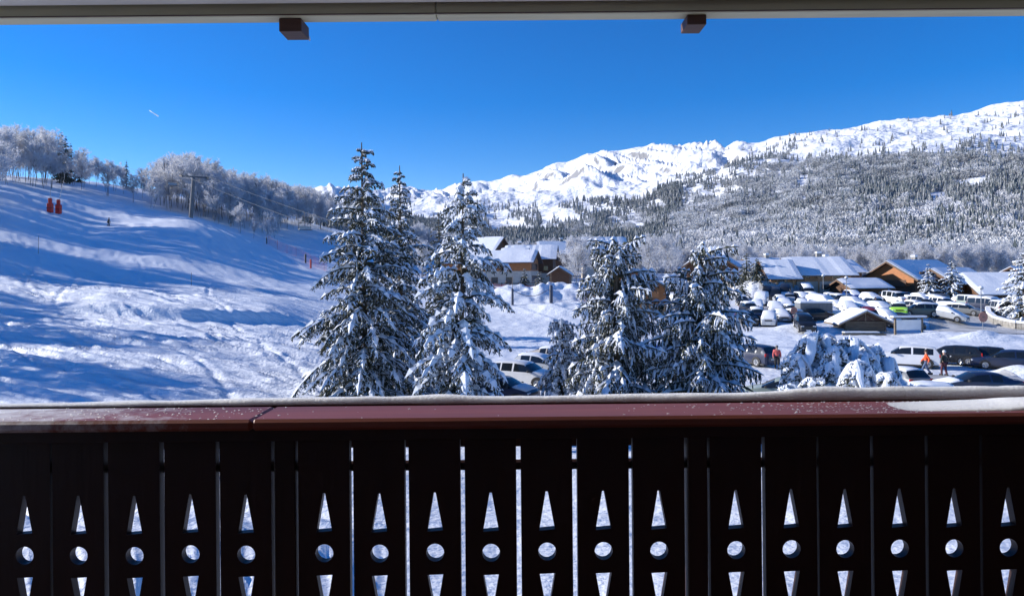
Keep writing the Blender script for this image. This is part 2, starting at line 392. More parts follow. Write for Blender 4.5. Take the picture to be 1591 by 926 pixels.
# relief: crags high on the far massif, gullies down the near slope
crag = sstep(0.55, 0.8, MW) * (0.35 + 0.65 * sstep(800, 930, MPX)) * (1 - sstep(0.92, 1.0, MW) * 0.92) * (1 - sstep(1120, 1160, MPX) * 0.75)
wx = MX + 160 * fbm(MX / 500., MY / 500., 3); wy = MY + 160 * fbm(MX / 500. + 40, MY / 500., 3)
u_ = (wx * 0.80 + wy * 0.25); v_ = (-wx * 0.35 + wy * 0.9)
MZ = MZ + crag * (340 * (ridged(u_ / 480., v_ / 1500., 3) - 0.62) + 230 * (ridged(u_ / 130. + 9, v_ / 1000., 4) - .6) + 40 * fbm(MX / 120., MY / 120., 3))
gul = sstep(0.08, 0.3, MW) * (1 - 0.7 * sstep(0.9, 1.0, MW)) * (1 - crag)
MZ = MZ + gul * R_ * (0.045 * (ridged(u_ / 420. + 3, v_ / 900., 4) - 0.6) + 0.02 * fbm(MX / 120., MY / 120., 4))
MZ = MZ + (1 - sstep(0.9, 1.05, MW)) * R_ * 0.004 * fbm(MX / 30., MY / 30., 3)
edge = gz_base(np.sin(mang) * 424, np.cos(mang) * 424) - 0.8
wb = sstep(415, 620, MRD)[None, :]
MZ = edge[:, None] * (1 - wb) + MZ * wb
M['mountain'] = mat('mountain_snow', (0.82, 0.84, 0.88), 0.7, 0.02, 0.01, spec=0.1, world=True)
def mountain_mat():
    m = M['mountain']; n = m.node_tree; N = n.nodes; L = n.links; b = N['Principled BSDF']
    g = N.new('ShaderNodeNewGeometry'); sx = N.new('ShaderNodeSeparateXYZ'); L.new(g.outputs['Normal'], sx.inputs[0])
    t = N.new('ShaderNodeTexNoise'); t.inputs['Scale'].default_value = 0.02; t.inputs['Detail'].default_value = 8; L.new(g.outputs['Position'], t.inputs['Vector'])
    ma = N.new('ShaderNodeMath'); ma.operation = 'MULTIPLY_ADD'; ma.inputs[1].default_value = 0.5; L.new(t.outputs['Fac'], ma.inputs[0]); L.new(sx.outputs['Z'], ma.inputs[2])
    r = N.new('ShaderNodeValToRGB'); e = r.color_ramp.elements; e[0].position = 0.76; e[1].position = 0.90
    e[0].color = (0.24, 0.24, 0.25, 1); e[1].color = (0.82, 0.84, 0.88, 1)
    L.new(ma.outputs[0], r.inputs[0]); L.new(r.outputs[0], b.inputs['Base Color'])
    t2 = N.new('ShaderNodeTexNoise'); t2.inputs['Scale'].default_value = 0.05; t2.inputs['Detail'].default_value = 8; L.new(g.outputs['Position'], t2.inputs['Vector'])
    bp = N.new('ShaderNodeBump'); bp.inputs['Distance'].default_value = 9; L.new(t2.outputs['Fac'], bp.inputs['Height']); L.new(bp.outputs[0], b.inputs['Normal'])
mountain_mat()
V = np.stack([MX, MY, MZ], -1).reshape(-1, 3)
i, j = np.meshgrid(np.arange(len(mang) - 1), np.arange(NMR - 1), indexing='ij'); a = (i * NMR + j).ravel()
me = mesh_np('mountain', V, np.stack([a, a + 1, a + NMR + 1, a + NMR], -1)[:, ::-1], M['mountain'], True)
tag(ob('mountain', me), kind='structure')
# far flat land that carries the horizon all round
pl = MB(); pl.add([(-12000, -12000, -60), (12000, -12000, -60), (12000, 12000, -60), (-12000, 12000, -60)], [(0, 1, 2, 3)])
tag(pl.build('valley_floor', M['mountain']), kind='structure')

# ------------------------------------------------------------------ balcony
bal = thing('balcony_railing', 'dark brown carved plank balustrade with a red handrail across the bottom of the view', 'railing', (0, 2.03, -1.5))
def inb(mb, name, m, parent=bal, **k):
    o = mb.build(name, m, parent, **k); o.location = Vector((0, 0, 0)) - (parent.location if parent else Vector()); return o
def X2(px, py, Y): return ray(px, py)[0] * Y
SY = 2.03
slat_px = [-134, -48, 37, 122, 209, 295, 382, 503, 589, 676, 762, 850, 937, 1024, 1144, 1230, 1313, 1398, 1483, 1567, 1653, 1739]
def slat_mesh():
    hw = 0.0738; t = 0.027; z0, z1 = 0.06, 1.06
    outer = [(-hw, z0), (hw, z0), (hw, z1), (-hw, z1)]
    e = 0.0225
    tri1 = [(-e, 0.772), (e, 0.776), (0.003, 0.884), (-0.003, 0.884)]
    circ = [(0.0255 * math.cos(k * math.pi / 14), 0.712 + 0.0255 * math.sin(k * math.pi / 14)) for k in range(28)]
    tri2 = [(-e, 0.648), (-0.003, 0.537), (0.003, 0.537), (e, 0.650)]
    bm = bmesh.new(); loops = []
    for lp in (outer, tri1, circ, tri2):
        vs = [bm.verts.new((x, 0, z)) for x, z in lp]; es = [bm.edges.new((vs[k], vs[(k + 1) % len(vs)])) for k in range(len(vs))]; loops.append((vs, es))
    bmesh.ops.triangle_fill(bm, use_beauty=True, use_dissolve=False, edges=[e for _, es in loops for e in es])
    # drop faces that fill the holes
    def inside(p, lp):
        c = False; n = len(lp)
        for k in range(n):
            x0_, z0_ = lp[k]; x1_, z1_ = lp[(k + 1) % n]
            if (z0_ > p[1]) != (z1_ > p[1]) and p[0] < (x1_ - x0_) * (p[1] - z0_) / (z1_ - z0_) + x0_: c = not c
        return c
    kill = [f for f in bm.faces if any(inside((f.calc_center_median().x, f.calc_center_median().z), lp) for lp in (tri1, circ, tri2))]
    if kill: bmesh.ops.delete(bm, geom=kill, context='FACES_ONLY')
    fr = list(bm.faces); r = bmesh.ops.duplicate(bm, geom=list(bm.verts) + list(bm.edges) + fr)
    for v in [g for g in r['geom'] if isinstance(g, bmesh.types.BMVert)]: v.co.y = t
    vm = r['vert_map']
    for vs, _ in loops:
        for k in range(len(vs)):
            a, b = vs[k], vs[(k + 1) % len(vs)]; bm.faces.new((a, b, vm[b], vm[a]))
    bmesh.ops.recalc_face_normals(bm, faces=bm.faces)
    me = bpy.data.meshes.new('slat'); bm.to_mesh(me); bm.free(); me.materials.append(M['slat']); return me
sm_ = slat_mesh(); rs = random.Random(4)
for px in slat_px:
    o = ob('slat', sm_, bal); o.location = (X2(px, 800, SY), rs.uniform(-.001, .001), rs.uniform(-.002, .002)); o.rotation_euler = (0, rs.uniform(-.0015, .0015), 0)
XL, XR = -2.6, 2.6
for px0, px1, yo in ((427, 460, -0.004), (1068, 1099, -0.006)):
    x0, x1 = X2(px0, 800, SY), X2(px1, 800, SY)
    inb(MB().box(x0, x1, SY + yo - 0.001, SY + 0.045, -1.49, -0.421), 'post', M['slat'], bevel=0.003)
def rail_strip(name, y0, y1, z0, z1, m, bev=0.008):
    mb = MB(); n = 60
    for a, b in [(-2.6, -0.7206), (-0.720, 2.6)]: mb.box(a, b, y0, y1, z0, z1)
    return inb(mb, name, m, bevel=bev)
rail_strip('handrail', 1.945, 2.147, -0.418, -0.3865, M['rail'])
inb(MB().box(XL, XR, 1.985, 2.026, -0.455, -0.4185), 'under_rail', M['slat'], bevel=0.002)
inb(MB().box(XL, XR, 2.0585, 2.10, -0.560, -0.541), 'cross_rail', M['slat'])
inb(MB().box(XL, XR, 2.0585, 2.10, -1.34, -1.27), 'bottom_rail', M['slat'])
inb(MB().box(XL, XR, 2.215, 2.245, -0.53, -0.391), 'outer_board', M['darkwood'])
# snow lying on the rails
def snow_strip(name, x0, x1, y0, y1, zb, hfun, m, nx=420, ny=9, parent=bal):
    xs = np.linspace(x0, x1, nx); ts = np.linspace(0, 1, ny); X, TT = np.meshgrid(xs, ts, indexing='ij')
    h = hfun(X); wob = 0.25 * (y1 - y0) * fbm(X * 6, X * 0 + 3, 3)
    prof = np.sqrt(np.clip(1 - (2 * TT - 1) ** 2, 0, 1)) ** 0.7
    grain = 1 + 0.30 * fbm(X * 9, TT * 2 + y0 * 9, 5)
    Z = zb - 0.002 + h * prof * grain; Y = y0 + (y1 - y0) * TT + wob * np.sign(TT - .5) * (np.abs(TT - .5) * 2)
    V = np.stack([X, Y, Z], -1).reshape(-1, 3); i, j = np.meshgrid(np.arange(nx - 1), np.arange(ny - 1), indexing='ij'); a = (i * ny + j).ravel()
    Fq = np.stack([a, a + ny, a + ny + 1, a + 1], -1)
    k = np.arange(nx - 1) * ny; Fb = np.stack([k, k + ny - 1, k + 2 * ny - 1, k + ny], -1)
    o = ob(name, mesh_np(name, V, [Fq, Fb], m, True), parent); o.location = -parent.location if parent else (0, 0, 0); return o
snow_strip('snow', XL, XR, 2.205, 2.262, -0.391, lambda X: 0.007 + 0.013 * sstep(-2.0, 0.0, X) + 0.013 * sstep(0.6, 1.1, X) + 0.020 * fbm(X * 3, X * 0, 4), M['snow_rail'])
snow_strip('snow', 0.95, XR, 1.975, 2.14, -0.3865, lambda X: 0.0005 + 0.028 * sstep(1.0, 1.75, X) * (1 + .9 * fbm(X * 5, X * 0 + 8, 3)), M['snow_rail'], ny=16)
# frost specks on the handrail
rr = random.Random(8); mb = MB()
for k in range(600):
    x = rr.choice([rr.gauss(-1.35, 0.35), rr.gauss(-1.1, 0.3), rr.gauss(0.85, .3), rr.gauss(1.1, 0.18), rr.gauss(1.1, 0.18)]); y = rr.uniform(1.955, 2.14) if x < 0.6 else rr.uniform(2.0 - 0.03, 2.14)
    s = rr.uniform(0.0006, 0.0026); zc = -0.3865
    mb.add([(x - s * 2, y, zc), (x, y - s, zc), (x + s * 2, y, zc), (x, y + s, zc), (x, y, zc + s * 0.8)], [(0, 1, 4), (1, 2, 4), (2, 3, 4), (3, 0, 4), (3, 2, 1, 0)])
o = inb(mb, 'frost_crumbs', M['snow_rail']); o['kind'] = 'stuff'

# roof over the balcony, wall behind, floor
roof = thing('roof_eave', 'grey green painted eave board with tile edges along the top of the view', 'roof', (0, 2.62, 0.9))
def inr(mb, name, m, **k): return inb(mb, name, m, roof, **k)
zf = 0.964
for a, b in ((-3.4, ray(677, 10)[0] * 2.6 - 0.0015), (ray(677, 10)[0] * 2.6 + 0.0015, 3.4)):
    inr(MB().box(a, b, 2.60, 2.672, zf, 1.25), 'fascia_board', M['fascia'], bevel=0.004)
inr(MB().box(-3.4, 3.4, 2.594, 2.5997, 0.9655, 0.9685), 'groove_trim', M['darkwood'])
x = -3.3; k = 0
tile_xs = [-140, -60, 25, 108, 190, 272, 355, 470, 553, 637, 720, 803, 890, 978, 1075, 1176, 1258, 1340, 1424, 1508, 1590, 1672]
for a, b in zip(tile_xs[:-1], tile_xs[1:]):
    xa, xb = ray(a, 30)[0] * 2.70, ray(b, 30)[0] * 2.70
    mb = MB(); Y0, Y1 = 2.674, 2.72
    mb.add([(xa, Y0, 0.9775), (xb - .002, Y0, 0.9720), (xb - .002, Y1, 0.9860), (xa, Y1, 0.9900), (xa, Y0, 0.996), (xb - .002, Y0, 0.996), (xb - .002, Y1, 1.002), (xa, Y1, 1.002)],
           [(3, 2, 1, 0), (4, 5, 6, 7), (0, 1, 5, 4), (1, 2, 6, 5), (2, 3, 7, 6), (3, 0, 4, 7)])
    inr(mb, 'roof_tile', M['darkmetal'])
    m2 = MB(); m2.add([(xb - 0.010, Y0, 0.973), (xb - .002, Y0, 0.9685), (xb + 0.006, Y0, 0.973), (xb - .002, Y0 + .01, 0.975), (xb - .002, Y0 - .004, 0.975)], [(0, 1, 4), (1, 2, 4), (0, 3, 1), (1, 3, 2), (0, 4, 2, 3)])
    inr(m2, 'ice_bead', M['snow_rail'])
for pa, pb, sc in ((433, 468, 1), (1068, 1098, -1)):
    xa, xb = X2(pa, 40, 2.62), X2(pb, 40, 2.62)
    inr(MB().box(xa, xb, 2.622, 2.722, 0.915 + (0.012 if sc < 0 else 0), 0.9635), 'beam_end', M['darkwood'], bevel=0.002)
o = thing('icicle_drop', 'small ice drop hanging from the left beam end under the eave', 'icicle', at(481, 60, 2.70))
MB().lathe([(0.0006, -0.012), (0.003, -0.006), (0.0022, 0.0), (0.001, 0.008)], n=8).build('ice', M['snow_rail'], o, smooth=True)
wl = thing('chalet_wall', 'timber wall and ceiling of the balcony behind the viewer', 'wall', (0, -1.0, -1.5))
inb(MB().box(-3.6, 3.6, -1.2, -0.9, -1.5, 1.0), 'wall', M['wallpale'], wl)
inb(MB().box(-3.6, 3.6, -0.899, 2.575, 1.0, 1.3), 'ceiling', M['wallpale'], wl)
inb(MB().box(-3.6, 3.6, -0.899, 2.25, -1.7, -1.51), 'floor', M['darkwood'], wl)
inb(MB().box(3.3, 3.45, -0.899, 2.02, -1.509, .999), 'light_baffle', M['darkwood'], wl)  # unseen side panels added to keep stray light off the slats
inb(MB().box(-3.45, -3.3, -0.899, 0.6, -1.509, .999), 'light_baffle', M['darkwood'], wl)
inb(MB().box(-3.6, 3.6, -8, -1.21, -7.6, 4), 'building', M['darkwood'], wl)
# ------------------------------------------------------------------ trees
def nrm(v): return v / np.maximum(np.linalg.norm(v, axis=-1, keepdims=True), 1e-9)
ZZ = np.array([0, 0, 1.0])
def spindles(P0, P1, Wd, lift=0.0, flat=1.0, mid=0.42):
    d = nrm(P1 - P0); s = nrm(np.cross(d, ZZ) + 1e-4); u = np.cross(s, d)
    Wd = np.broadcast_to(np.asarray(Wd, float).reshape(-1, 1) if np.ndim(Wd) else np.full((len(P0), 1), Wd), (len(P0), 1))
    lf = ZZ * (lift if np.ndim(lift) == 0 else np.asarray(lift).reshape(-1, 1))
    m = P0 + (P1 - P0) * mid + lf
    V = np.stack([P0 + lf * 0.6, m + s * Wd, m + u * Wd * flat, m - s * Wd, P1 + lf * 0.3], 1)
    n = len(P0); b = (np.arange(n) * 5)[:, None, None]
    Fc = np.array([[0, 1, 2], [0, 2, 3], [0, 3, 1], [4, 2, 1], [4, 3, 2], [4, 1, 3]])[None] + b
    return V.reshape(-1, 3), Fc.reshape(-1, 3)
def tris(P0, P1, Wd, rng):
    s = nrm(np.cross(P1 - P0, rng.normal(size=P0.shape))); Wd = np.asarray(Wd, float).reshape(-1, 1) if np.ndim(Wd) else Wd
    V = np.stack([P0 + s * Wd, P0 - s * Wd, P1], 1); n = len(P0)
    return V.reshape(-1, 3), np.arange(3 * n).reshape(-1, 3)
def cat(parts):
    Vs, Fs, n = [], [], 0
    for V, Fc in parts:
        if len(V): Vs.append(V); Fs.append(Fc + n); n += len(V)
    return np.concatenate(Vs), np.concatenate(Fs)
def tube(pts, rads_, n=9):
    pts = np.asarray(pts, float); m = len(pts); V = []; Fc = []
    for k in range(m):
        a = np.arange(n) * 2 * math.pi / n; V.append(pts[k] + np.stack([np.cos(a) * rads_[k], np.sin(a) * rads_[k], a * 0], -1))
    for k in range(m - 1):
        for q in range(n): Fc.append((k * n + q, k * n + (q + 1) % n, (k + 1) * n + (q + 1) % n)); Fc.append((k * n + q, (k + 1) * n + (q + 1) % n, (k + 1) * n + q))
    return np.concatenate(V), np.array(Fc)

def spruce_mesh(H, R, seed, dz=0.42, per=7, prof=lambda t: (1 - t) ** 0.8, a0=0.25, b0=0.75, nt=15, ns=4, z0=0.04, pend=0.5, snow=1.0, tw=1.0, trunk_r=None, topcut=None, fw=1.0, clump=0.0, twl=1.0, cull=None):
    """branch tiers with twigs and hanging twiglets; snow lies on the upper side of each"""
    g = np.random.RandomState(seed)
    zs = np.arange(z0 * H, H * (topcut or 0.985), dz * 1.0)
    B0, BD, BL, BT = [], [], [], []
    ph = 0
    for z in zs:
        t = z / H; n = max(3, int(round(per * (0.55 + 0.45 * (1 - t))))); ph += 1.3
        wl_ = g.uniform(0.70, 1.18) if t < .93 else 1
        for k in range(n):
            az = ph + 2 * math.pi * k / n + g.uniform(-.35, .35)
            L = R * prof(t) * wl_ * g.uniform(0.72, 1.15) + 0.12
            if cull and .08 < t < .82 and math.cos(az + cull[0] + math.pi / 2) > .45 and g.rand() < cull[1]: continue
            if clump and vn(az * 1.6 + seed, z * 0.7) < clump: continue
            B0.append((0, 0, z + g.uniform(-.5, .5) * dz)); BD.append((math.cos(az), math.sin(az), 0)); BL.append(L); BT.append(t)
    B0 = np.array(B0); BD = np.array(BD); BL = np.array(BL); BT = np.array(BT); nb = len(BL)
    A = (a0 * g.uniform(0.5, 1.3, nb) + 0.35 * BT)[:, None]; Bq = (b0 * g.uniform(0.75, 1.25, nb) * (1 - 0.45 * BT))[:, None]
    def Cv(i, t):
        t = t[:, None]; L = BL[i][:, None]
        return B0[i] + BD[i] * (L * t * (1 - 0.10 * Bq[i] * t)) + ZZ * (A[i] * L * t - Bq[i] * L * t * t)
    def Tg(i, t):
        return nrm(Cv(i, t + 0.03) - Cv(i, t - 0.03))
    fol, sno, wood = [], [], []
    # spines
    nseg = 5; ii = np.repeat(np.arange(nb), nseg); k = np.tile(np.arange(nseg), nb)
    s0 = Cv(ii, k / nseg); s1 = Cv(ii, (k + 1.25) / nseg)
    wood.append(spindles(s0, s1, 0.02 * (1.1 - k / nseg) * np.sqrt(BL[ii]) + 0.008))
    fol.append(spindles(s0, s1, (0.075 * tw * (1.15 - 0.6 * k / nseg)) * np.clip(BL[ii], .4, 2) ** .5 * fw, lift=-0.03, flat=1.2))
    sm = (g.rand(len(ii)) < 0.9 * min(snow, 1)) & (k > 0)
    sno.append(spindles(s0[sm], s1[sm], (0.11 * snow * (1.1 - 0.5 * k[sm] / nseg)) * np.clip(BL[ii[sm]], .3, 2) ** .5 * g.uniform(.7, 1.3, sm.sum()), lift=0.045, flat=0.8))
    # twigs
    cnt = np.maximum(3, (nt * np.clip(BL / R, 0.25, 1.0) ** 0.9)).astype(int)
    ii = np.repeat(np.arange(nb), cnt); kk = np.concatenate([np.arange(c) for c in cnt]); cc = np.repeat(cnt, cnt)
    t = 0.12 + 0.86 * (kk + g.uniform(0, 1, len(kk))) / cc; side = np.where(kk % 2 == 0, 1, -1)
    T0 = Cv(ii, t); tg = Tg(ii, t); pr = nrm(np.cross(tg, ZZ))
    dirv = nrm(tg * g.uniform(.5, .9, (len(ii), 1)) + pr * (side * g.uniform(.45, .95, len(ii)))[:, None] - ZZ * (pend * g.uniform(.25, 1.3, len(ii)))[:, None] + g.normal(size=(len(ii), 3)) * .28)
    ln = twl * (0.16 + 0.30 * BL[ii] * (1.05 - t) + 0.12 * g.rand(len(ii))) * g.uniform(.75, 1.2, len(ii)) * np.clip(BL[ii] / .9, .32, 1)
    T1 = T0 + dirv * ln[:, None]
    fol.append(spindles(T0, T1, 0.045 * tw * fw * g.uniform(.8, 1.2, len(ii)), lift=-0.01, flat=1.1))
    m = g.rand(len(ii)) < 0.85 * min(snow, 1.05)
    sno.append(spindles((T0 + (T1 - T0) * .08)[m], (T0 + (T1 - T0) * .95)[m], 0.042 * snow * g.uniform(.6, 1.4, m.sum()), lift=0.035, flat=0.8))
    # twiglets
    if ns:
        jj = np.repeat(np.arange(len(ii)), ns); q = np.tile(np.arange(ns), len(ii)); u = (q + g.uniform(0.2, .9, len(q))) / ns
        S0 = T0[jj] + (T1 - T0)[jj] * u[:, None]; p2 = nrm(np.cross(dirv[jj], ZZ) + 1e-4); sd2 = np.where(q % 2 == 0, 1, -1) * g.uniform(.3, .9, len(q))
        d2 = nrm(dirv[jj] * 0.55 + p2 * sd2[:, None] - ZZ * (pend * g.uniform(.3, 1.6, len(q)))[:, None] + g.normal(size=(len(q), 3)) * .30)
        l2 = (0.13 + 0.35 * ln[jj]) * g.uniform(.6, 1.25, len(q)) * (1 - 0.4 * u)
        S1 = S0 + d2 * l2[:, None]
        fol.append(spindles(S0, S1, 0.030 * tw * fw, flat=1.0))
        m = g.rand(len(q)) < 0.5 * snow
        sno.append(spindles(S0[m], (S0 + (S1 - S0) * .85)[m], 0.026 * snow * g.uniform(.6, 1.4, m.sum()), lift=0.028, flat=0.9))
    tr = trunk_r or H * 0.013
    tz = np.linspace(-0.6, H * (topcut or 1.0), 14); lean = 0.02 * H * np.sin(tz / H * 2 + seed)
    wood.append(tube(np.stack([lean * 0.3 * (tz / H), lean * 0 * tz, tz], -1), tr * (1.08 - tz / H / (1.0 if not topcut else 1.35)) + 0.012))
    return cat(wood), cat(fol), cat(sno)
def add_spruce(name, label, p, rz, wfs, group=None, tw=1.0, catg='tree', needle='needle'):
    t = thing(name, label, catg, p, rz, group)
    (wv, wf), (fv, ff), (sv, sf) = wfs
    ob('trunk', mesh_np('trunk', wv, wf, M['bark']), t); ob('crown', mesh_np('crown', fv, ff, M[needle]), t); o_ = ob('snow', mesh_np('snow', sv, sf, M['snow']), t)
    o_['kind'] = 'stuff'
    return t
def base_pt(px, Y, dz=-0.1): p = ong(px, Y); p.z += dz; return p
def height_to(px, py, Y, p): return at(px, py, Y).z - p.z

# three tall snowy spruces in front of the slope
Y = 36; p = base_pt(566, Y); H = height_to(565, 222, Y, p)
add_spruce('spruce_tree', 'tallest snow-laden spruce left of centre, its thin tip highest against the sky', p, 0.4,
           spruce_mesh(H, 4.1, 3, dz=0.56, per=8, prof=lambda t: np.interp(t, [0, .2, .4, .6, .7, .85, .93, 1], [1.05, .96, .76, .50, .40, .20, .10, .015]), nt=24, ns=6, a0=0.26, b0=0.72, pend=0.85, snow=1.35, tw=1.3))
Y = 42; p = base_pt(622, Y); H = height_to(611, 258, Y, p)
add_spruce('spruce_tree', 'dark narrow spruce half hidden behind the tallest spruce, thin tip showing right of it', p, 1.9,
           spruce_mesh(H, 3.4, 9, dz=0.44, per=7, prof=lambda t: np.interp(t, [0, .3, .5, .7, .8, .9, 1], [1, .75, .50, .38, .22, .13, .03]), nt=20, ns=5, a0=0.22, b0=0.7, pend=0.7, snow=1.0, tw=1.1))
Y = 33; p = base_pt(712, Y); H = height_to(727, 268, Y, p)
o = add_spruce('spruce_tree', 'second snow-laden spruce, standing in front of the orange-walled chalet with a bent tip', p, 0.9,
           spruce_mesh(H, 3.5, 14, dz=0.58, per=8, prof=lambda t: np.interp(t, [0, .15, .3, .5, .68, .76, .86, .93, 1], [1, .85, .74, .60, .52, .34, .25, .10, .02]), nt=24, ns=6, a0=0.42, b0=0.95, pend=1.1, snow=1.6, clump=0.14, tw=1.1))
o.rotation_euler = (0, rad(2.0), 0.9)
Y = 75; p = base_pt(683, Y); H = height_to(688, 330, Y, p)
add_spruce('spruce_tree', 'distant dark spruce seen left of the second snow-laden spruce, in front of the valley', p, 0.2,
           spruce_mesh(H, 3.0, 21, dz=0.6, per=7, nt=10, ns=3, pend=0.4, snow=0.7, tw=1.7))
# two droopy spruces with bare trunks and cut tops
pf = lambda t: np.interp(t, [0, .25, .5, .75, .9, 1], [1, .95, .74, .60, .56, .48])
Y = 38; p = base_pt(957, Y); H = height_to(957, 372, Y, p)
add_spruce('spruce_tree', 'blunt-topped drooping spruce with bare trunk, right of centre, the left one of two', p, 0.0,
           spruce_mesh(H * 1.0, 3.3, 31, dz=0.40, per=9, prof=pf, a0=0.22, b0=0.50, nt=22, ns=6, z0=0.05, pend=2.4, snow=1.6, trunk_r=0.24, topcut=0.98, clump=0.33, tw=1.25, twl=1.5, cull=(0.0, .5)))
Y = 37; p = base_pt(1088, Y); H = height_to(1088, 392, Y, p)
add_spruce('spruce_tree', 'blunt-topped drooping spruce with bare trunk beside the car park, the right one of two', p, 1.0,
           spruce_mesh(H * 1.0, 3.5, 44, dz=0.42, per=9, prof=pf, a0=0.22, b0=0.46, nt=21, ns=6, z0=0.04, pend=2.6, snow=1.55, trunk_r=0.22, topcut=0.98, clump=0.27, tw=1.25, twl=1.45, cull=(1.0, .45)))

# low conifer thicket weighed down with snow at the lower right
def leader_bush(spec, seed):
    wood, fol, sno = [], [], []
    for k, (dx, dy, h, r) in enumerate(spec):
        w_, f_, s_ = spruce_mesh(h, r, seed + k, dz=0.26, per=8, prof=lambda t: np.interp(t, [0, .4, .75, .9, 1], [1, .85, .6, .42, .22]), a0=0.15, b0=0.9, nt=17, ns=5, pend=1.7, snow=2.3, tw=1.4, trunk_r=0.09, topcut=0.97, twl=1.1)
        for q, dst in ((w_, wood), (f_, fol), (s_, sno)):
            V = q[0].copy(); V[:, 0] += dx + V[:, 2] ** 2 * 0.02; V[:, 1] += dy; dst.append((V, q[1]))
        # long tongues of snow draped from the leader over the boughs
        g = np.random.RandomState(seed + 50 + k)
        for c in range(3):
            az = c * 2.2 + g.uniform(-.3, .3); Lr = r * g.uniform(.55, 1.0); tt = np.linspace(0, 1, 7); d = np.array([math.cos(az), math.sin(az), 0])
            dr = h * g.uniform(.25, .5); q = np.array([dx + h * h * .02, dy, h - .05 - g.uniform(0, .35) * h * (c > 4)]) + d * (Lr * tt)[:, None] + ZZ * (.10 * tt - dr * tt ** 2)[:, None]
            q = q + np.cumsum(g.normal(size=q.shape) * .035, axis=0); sno.append(tongue(q, g.uniform(.10, .24), g.uniform(.06, .10), g))
    return cat(wood), cat(fol), cat(sno)
def tongue(Q, w, h, g, n=8):
    m = len(Q); d = nrm(np.gradient(Q, axis=0)); sd = nrm(np.cross(d, ZZ)); up = np.cross(sd, d); tt = np.linspace(0, 1, m); ww = w * np.sin(np.clip(tt * .9 + .1, 0, 1) * math.pi) ** .5 * g.uniform(.8, 1.2, m)
    a = np.arange(n) * 2 * math.pi / n; V = Q[:, None, :] + sd[:, None, :] * (np.cos(a)[None, :, None] * ww[:, None, None]) + up[:, None, :] * (np.sin(a)[None, :, None] * (h * ww / w)[:, None, None] + .05)
    Fc = []
    for k in range(m - 1):
        for q in range(n): Fc += [(k * n + q, k * n + (q + 1) % n, (k + 1) * n + (q + 1) % n), (k * n + q, (k + 1) * n + (q + 1) % n, (k + 1) * n + q)]
    return V.reshape(-1, 3), np.array(Fc)
def snow_blob(c, rx, ry, rz, g, n=12, m=7):
    th = np.arange(n) * 2 * math.pi / n; ph = np.linspace(-0.5, math.pi / 2, m); V = []
    off = g.uniform(0, 50)
    for q in ph:
        k = 1 + 0.55 * (vn(np.cos(th) * 1.2 + off, np.sin(th) * 1.2 + q) - .5)
        V.append(np.stack([np.cos(th) * math.cos(q) * rx * k, np.sin(th) * math.cos(q) * ry * k, math.sin(q) * rz * k - 0.25 * rz * (np.cos(q) ** 2)], -1))
    V = np.concatenate(V) + np.array(c); Fc = []
    for a in range(m - 1):
        for b in range(n): Fc += [(a * n + b, a * n + (b + 1) % n, (a + 1) * n + (b + 1) % n), (a * n + b, (a + 1) * n + (b + 1) % n, (a + 1) * n + b)]
    return V, np.array(Fc)
Y = 30; p = base_pt(1300, Y)
def off(px, py, Yq, r): q = at(px, py, Yq); return (q.x - p.x, Yq - Y, q.z - p.z, r)
add_spruce('conifer_thicket', 'broad dark conifer thicket buried under heavy snow caps at the lower right', p, 0,
           leader_bush([off(1245, 520, 30.5, 1.15), off(1268, 521, 31, .9), off(1309, 527, 30.6, 1.2), off(1345, 536, 31, 1.15), off(1225, 548, 30, .9), off(1285, 538, 29.7, 1.1), off(1330, 550, 29.6, 1.0), off(1372, 560, 30.6, .9)], 70))
Y = 27; p = base_pt(1318, Y)
add_spruce('small_conifer', 'small cone-shaped conifer in bright white snow in front of the dark thicket', p, 0,
           leader_bush([(0, 0, height_to(1318, 562, Y, p), 1.15)], 90))
for px, py, Y, lab, s in ((1255, 590, 28, 'low snow-covered shrub at the foot of the thicket, left of the bright cone-shaped conifer', 95), (1368, 580, 28.5, 'low snow-covered shrub at the foot of the thicket, right of the bright cone-shaped conifer', 99)):
    p = base_pt(px, Y); h = height_to(px, py, Y, p)
    add_spruce('snowy_shrub', lab, p, 0, leader_bush([(0, 0, h, 1.0), (0.9, .2, h * .85, .8), (-.9, .1, h * .9, .8)], s), catg='shrub')
# small firs: bank behind the car park, by the chalets, right edge
firs = [(1160, 130, 395, 2.6, 'slender snowy fir on the shaded bank at the left end of the car park', 0.9), (1176, 126, 402, 2.7, 'taller snowy fir in blue shade on the bank behind the car park', 0.9), (1153, 122, 432, 2.2, 'short dark fir on the bank at the left end of the car park', .5),
        (1442, 120, 412, 2.7, 'snowy fir in front of the long brown chalet, left of its pair', 1.5), (1479, 119, 405, 3.1, 'snowy fir in front of the long brown chalet, right of its pair', 1.4), (1590, 90, 395, 4.6, 'big snowy fir cut by the right edge of the picture', 1.9),
        (815, 145, 418, 2.0, 'small snow-dusted fir beside the glazed gable of the wooden centre', .9), (838, 143, 422, 2.0, 'small snow-dusted fir left of the little brown cabin', .9)]
for k, (px, Y, py, R_f, lab, sn) in enumerate(firs):
    p = base_pt(px, Y); H = height_to(px, py, Y, p)
    add_spruce('fir_tree', lab, p, k, spruce_mesh(H, R_f, 120 + k, dz=0.55, per=8, nt=9, ns=3, pend=0.5, snow=sn * 1.1, tw=2.0 if sn < 1.3 else 1.7, a0=.15, b0=.6))

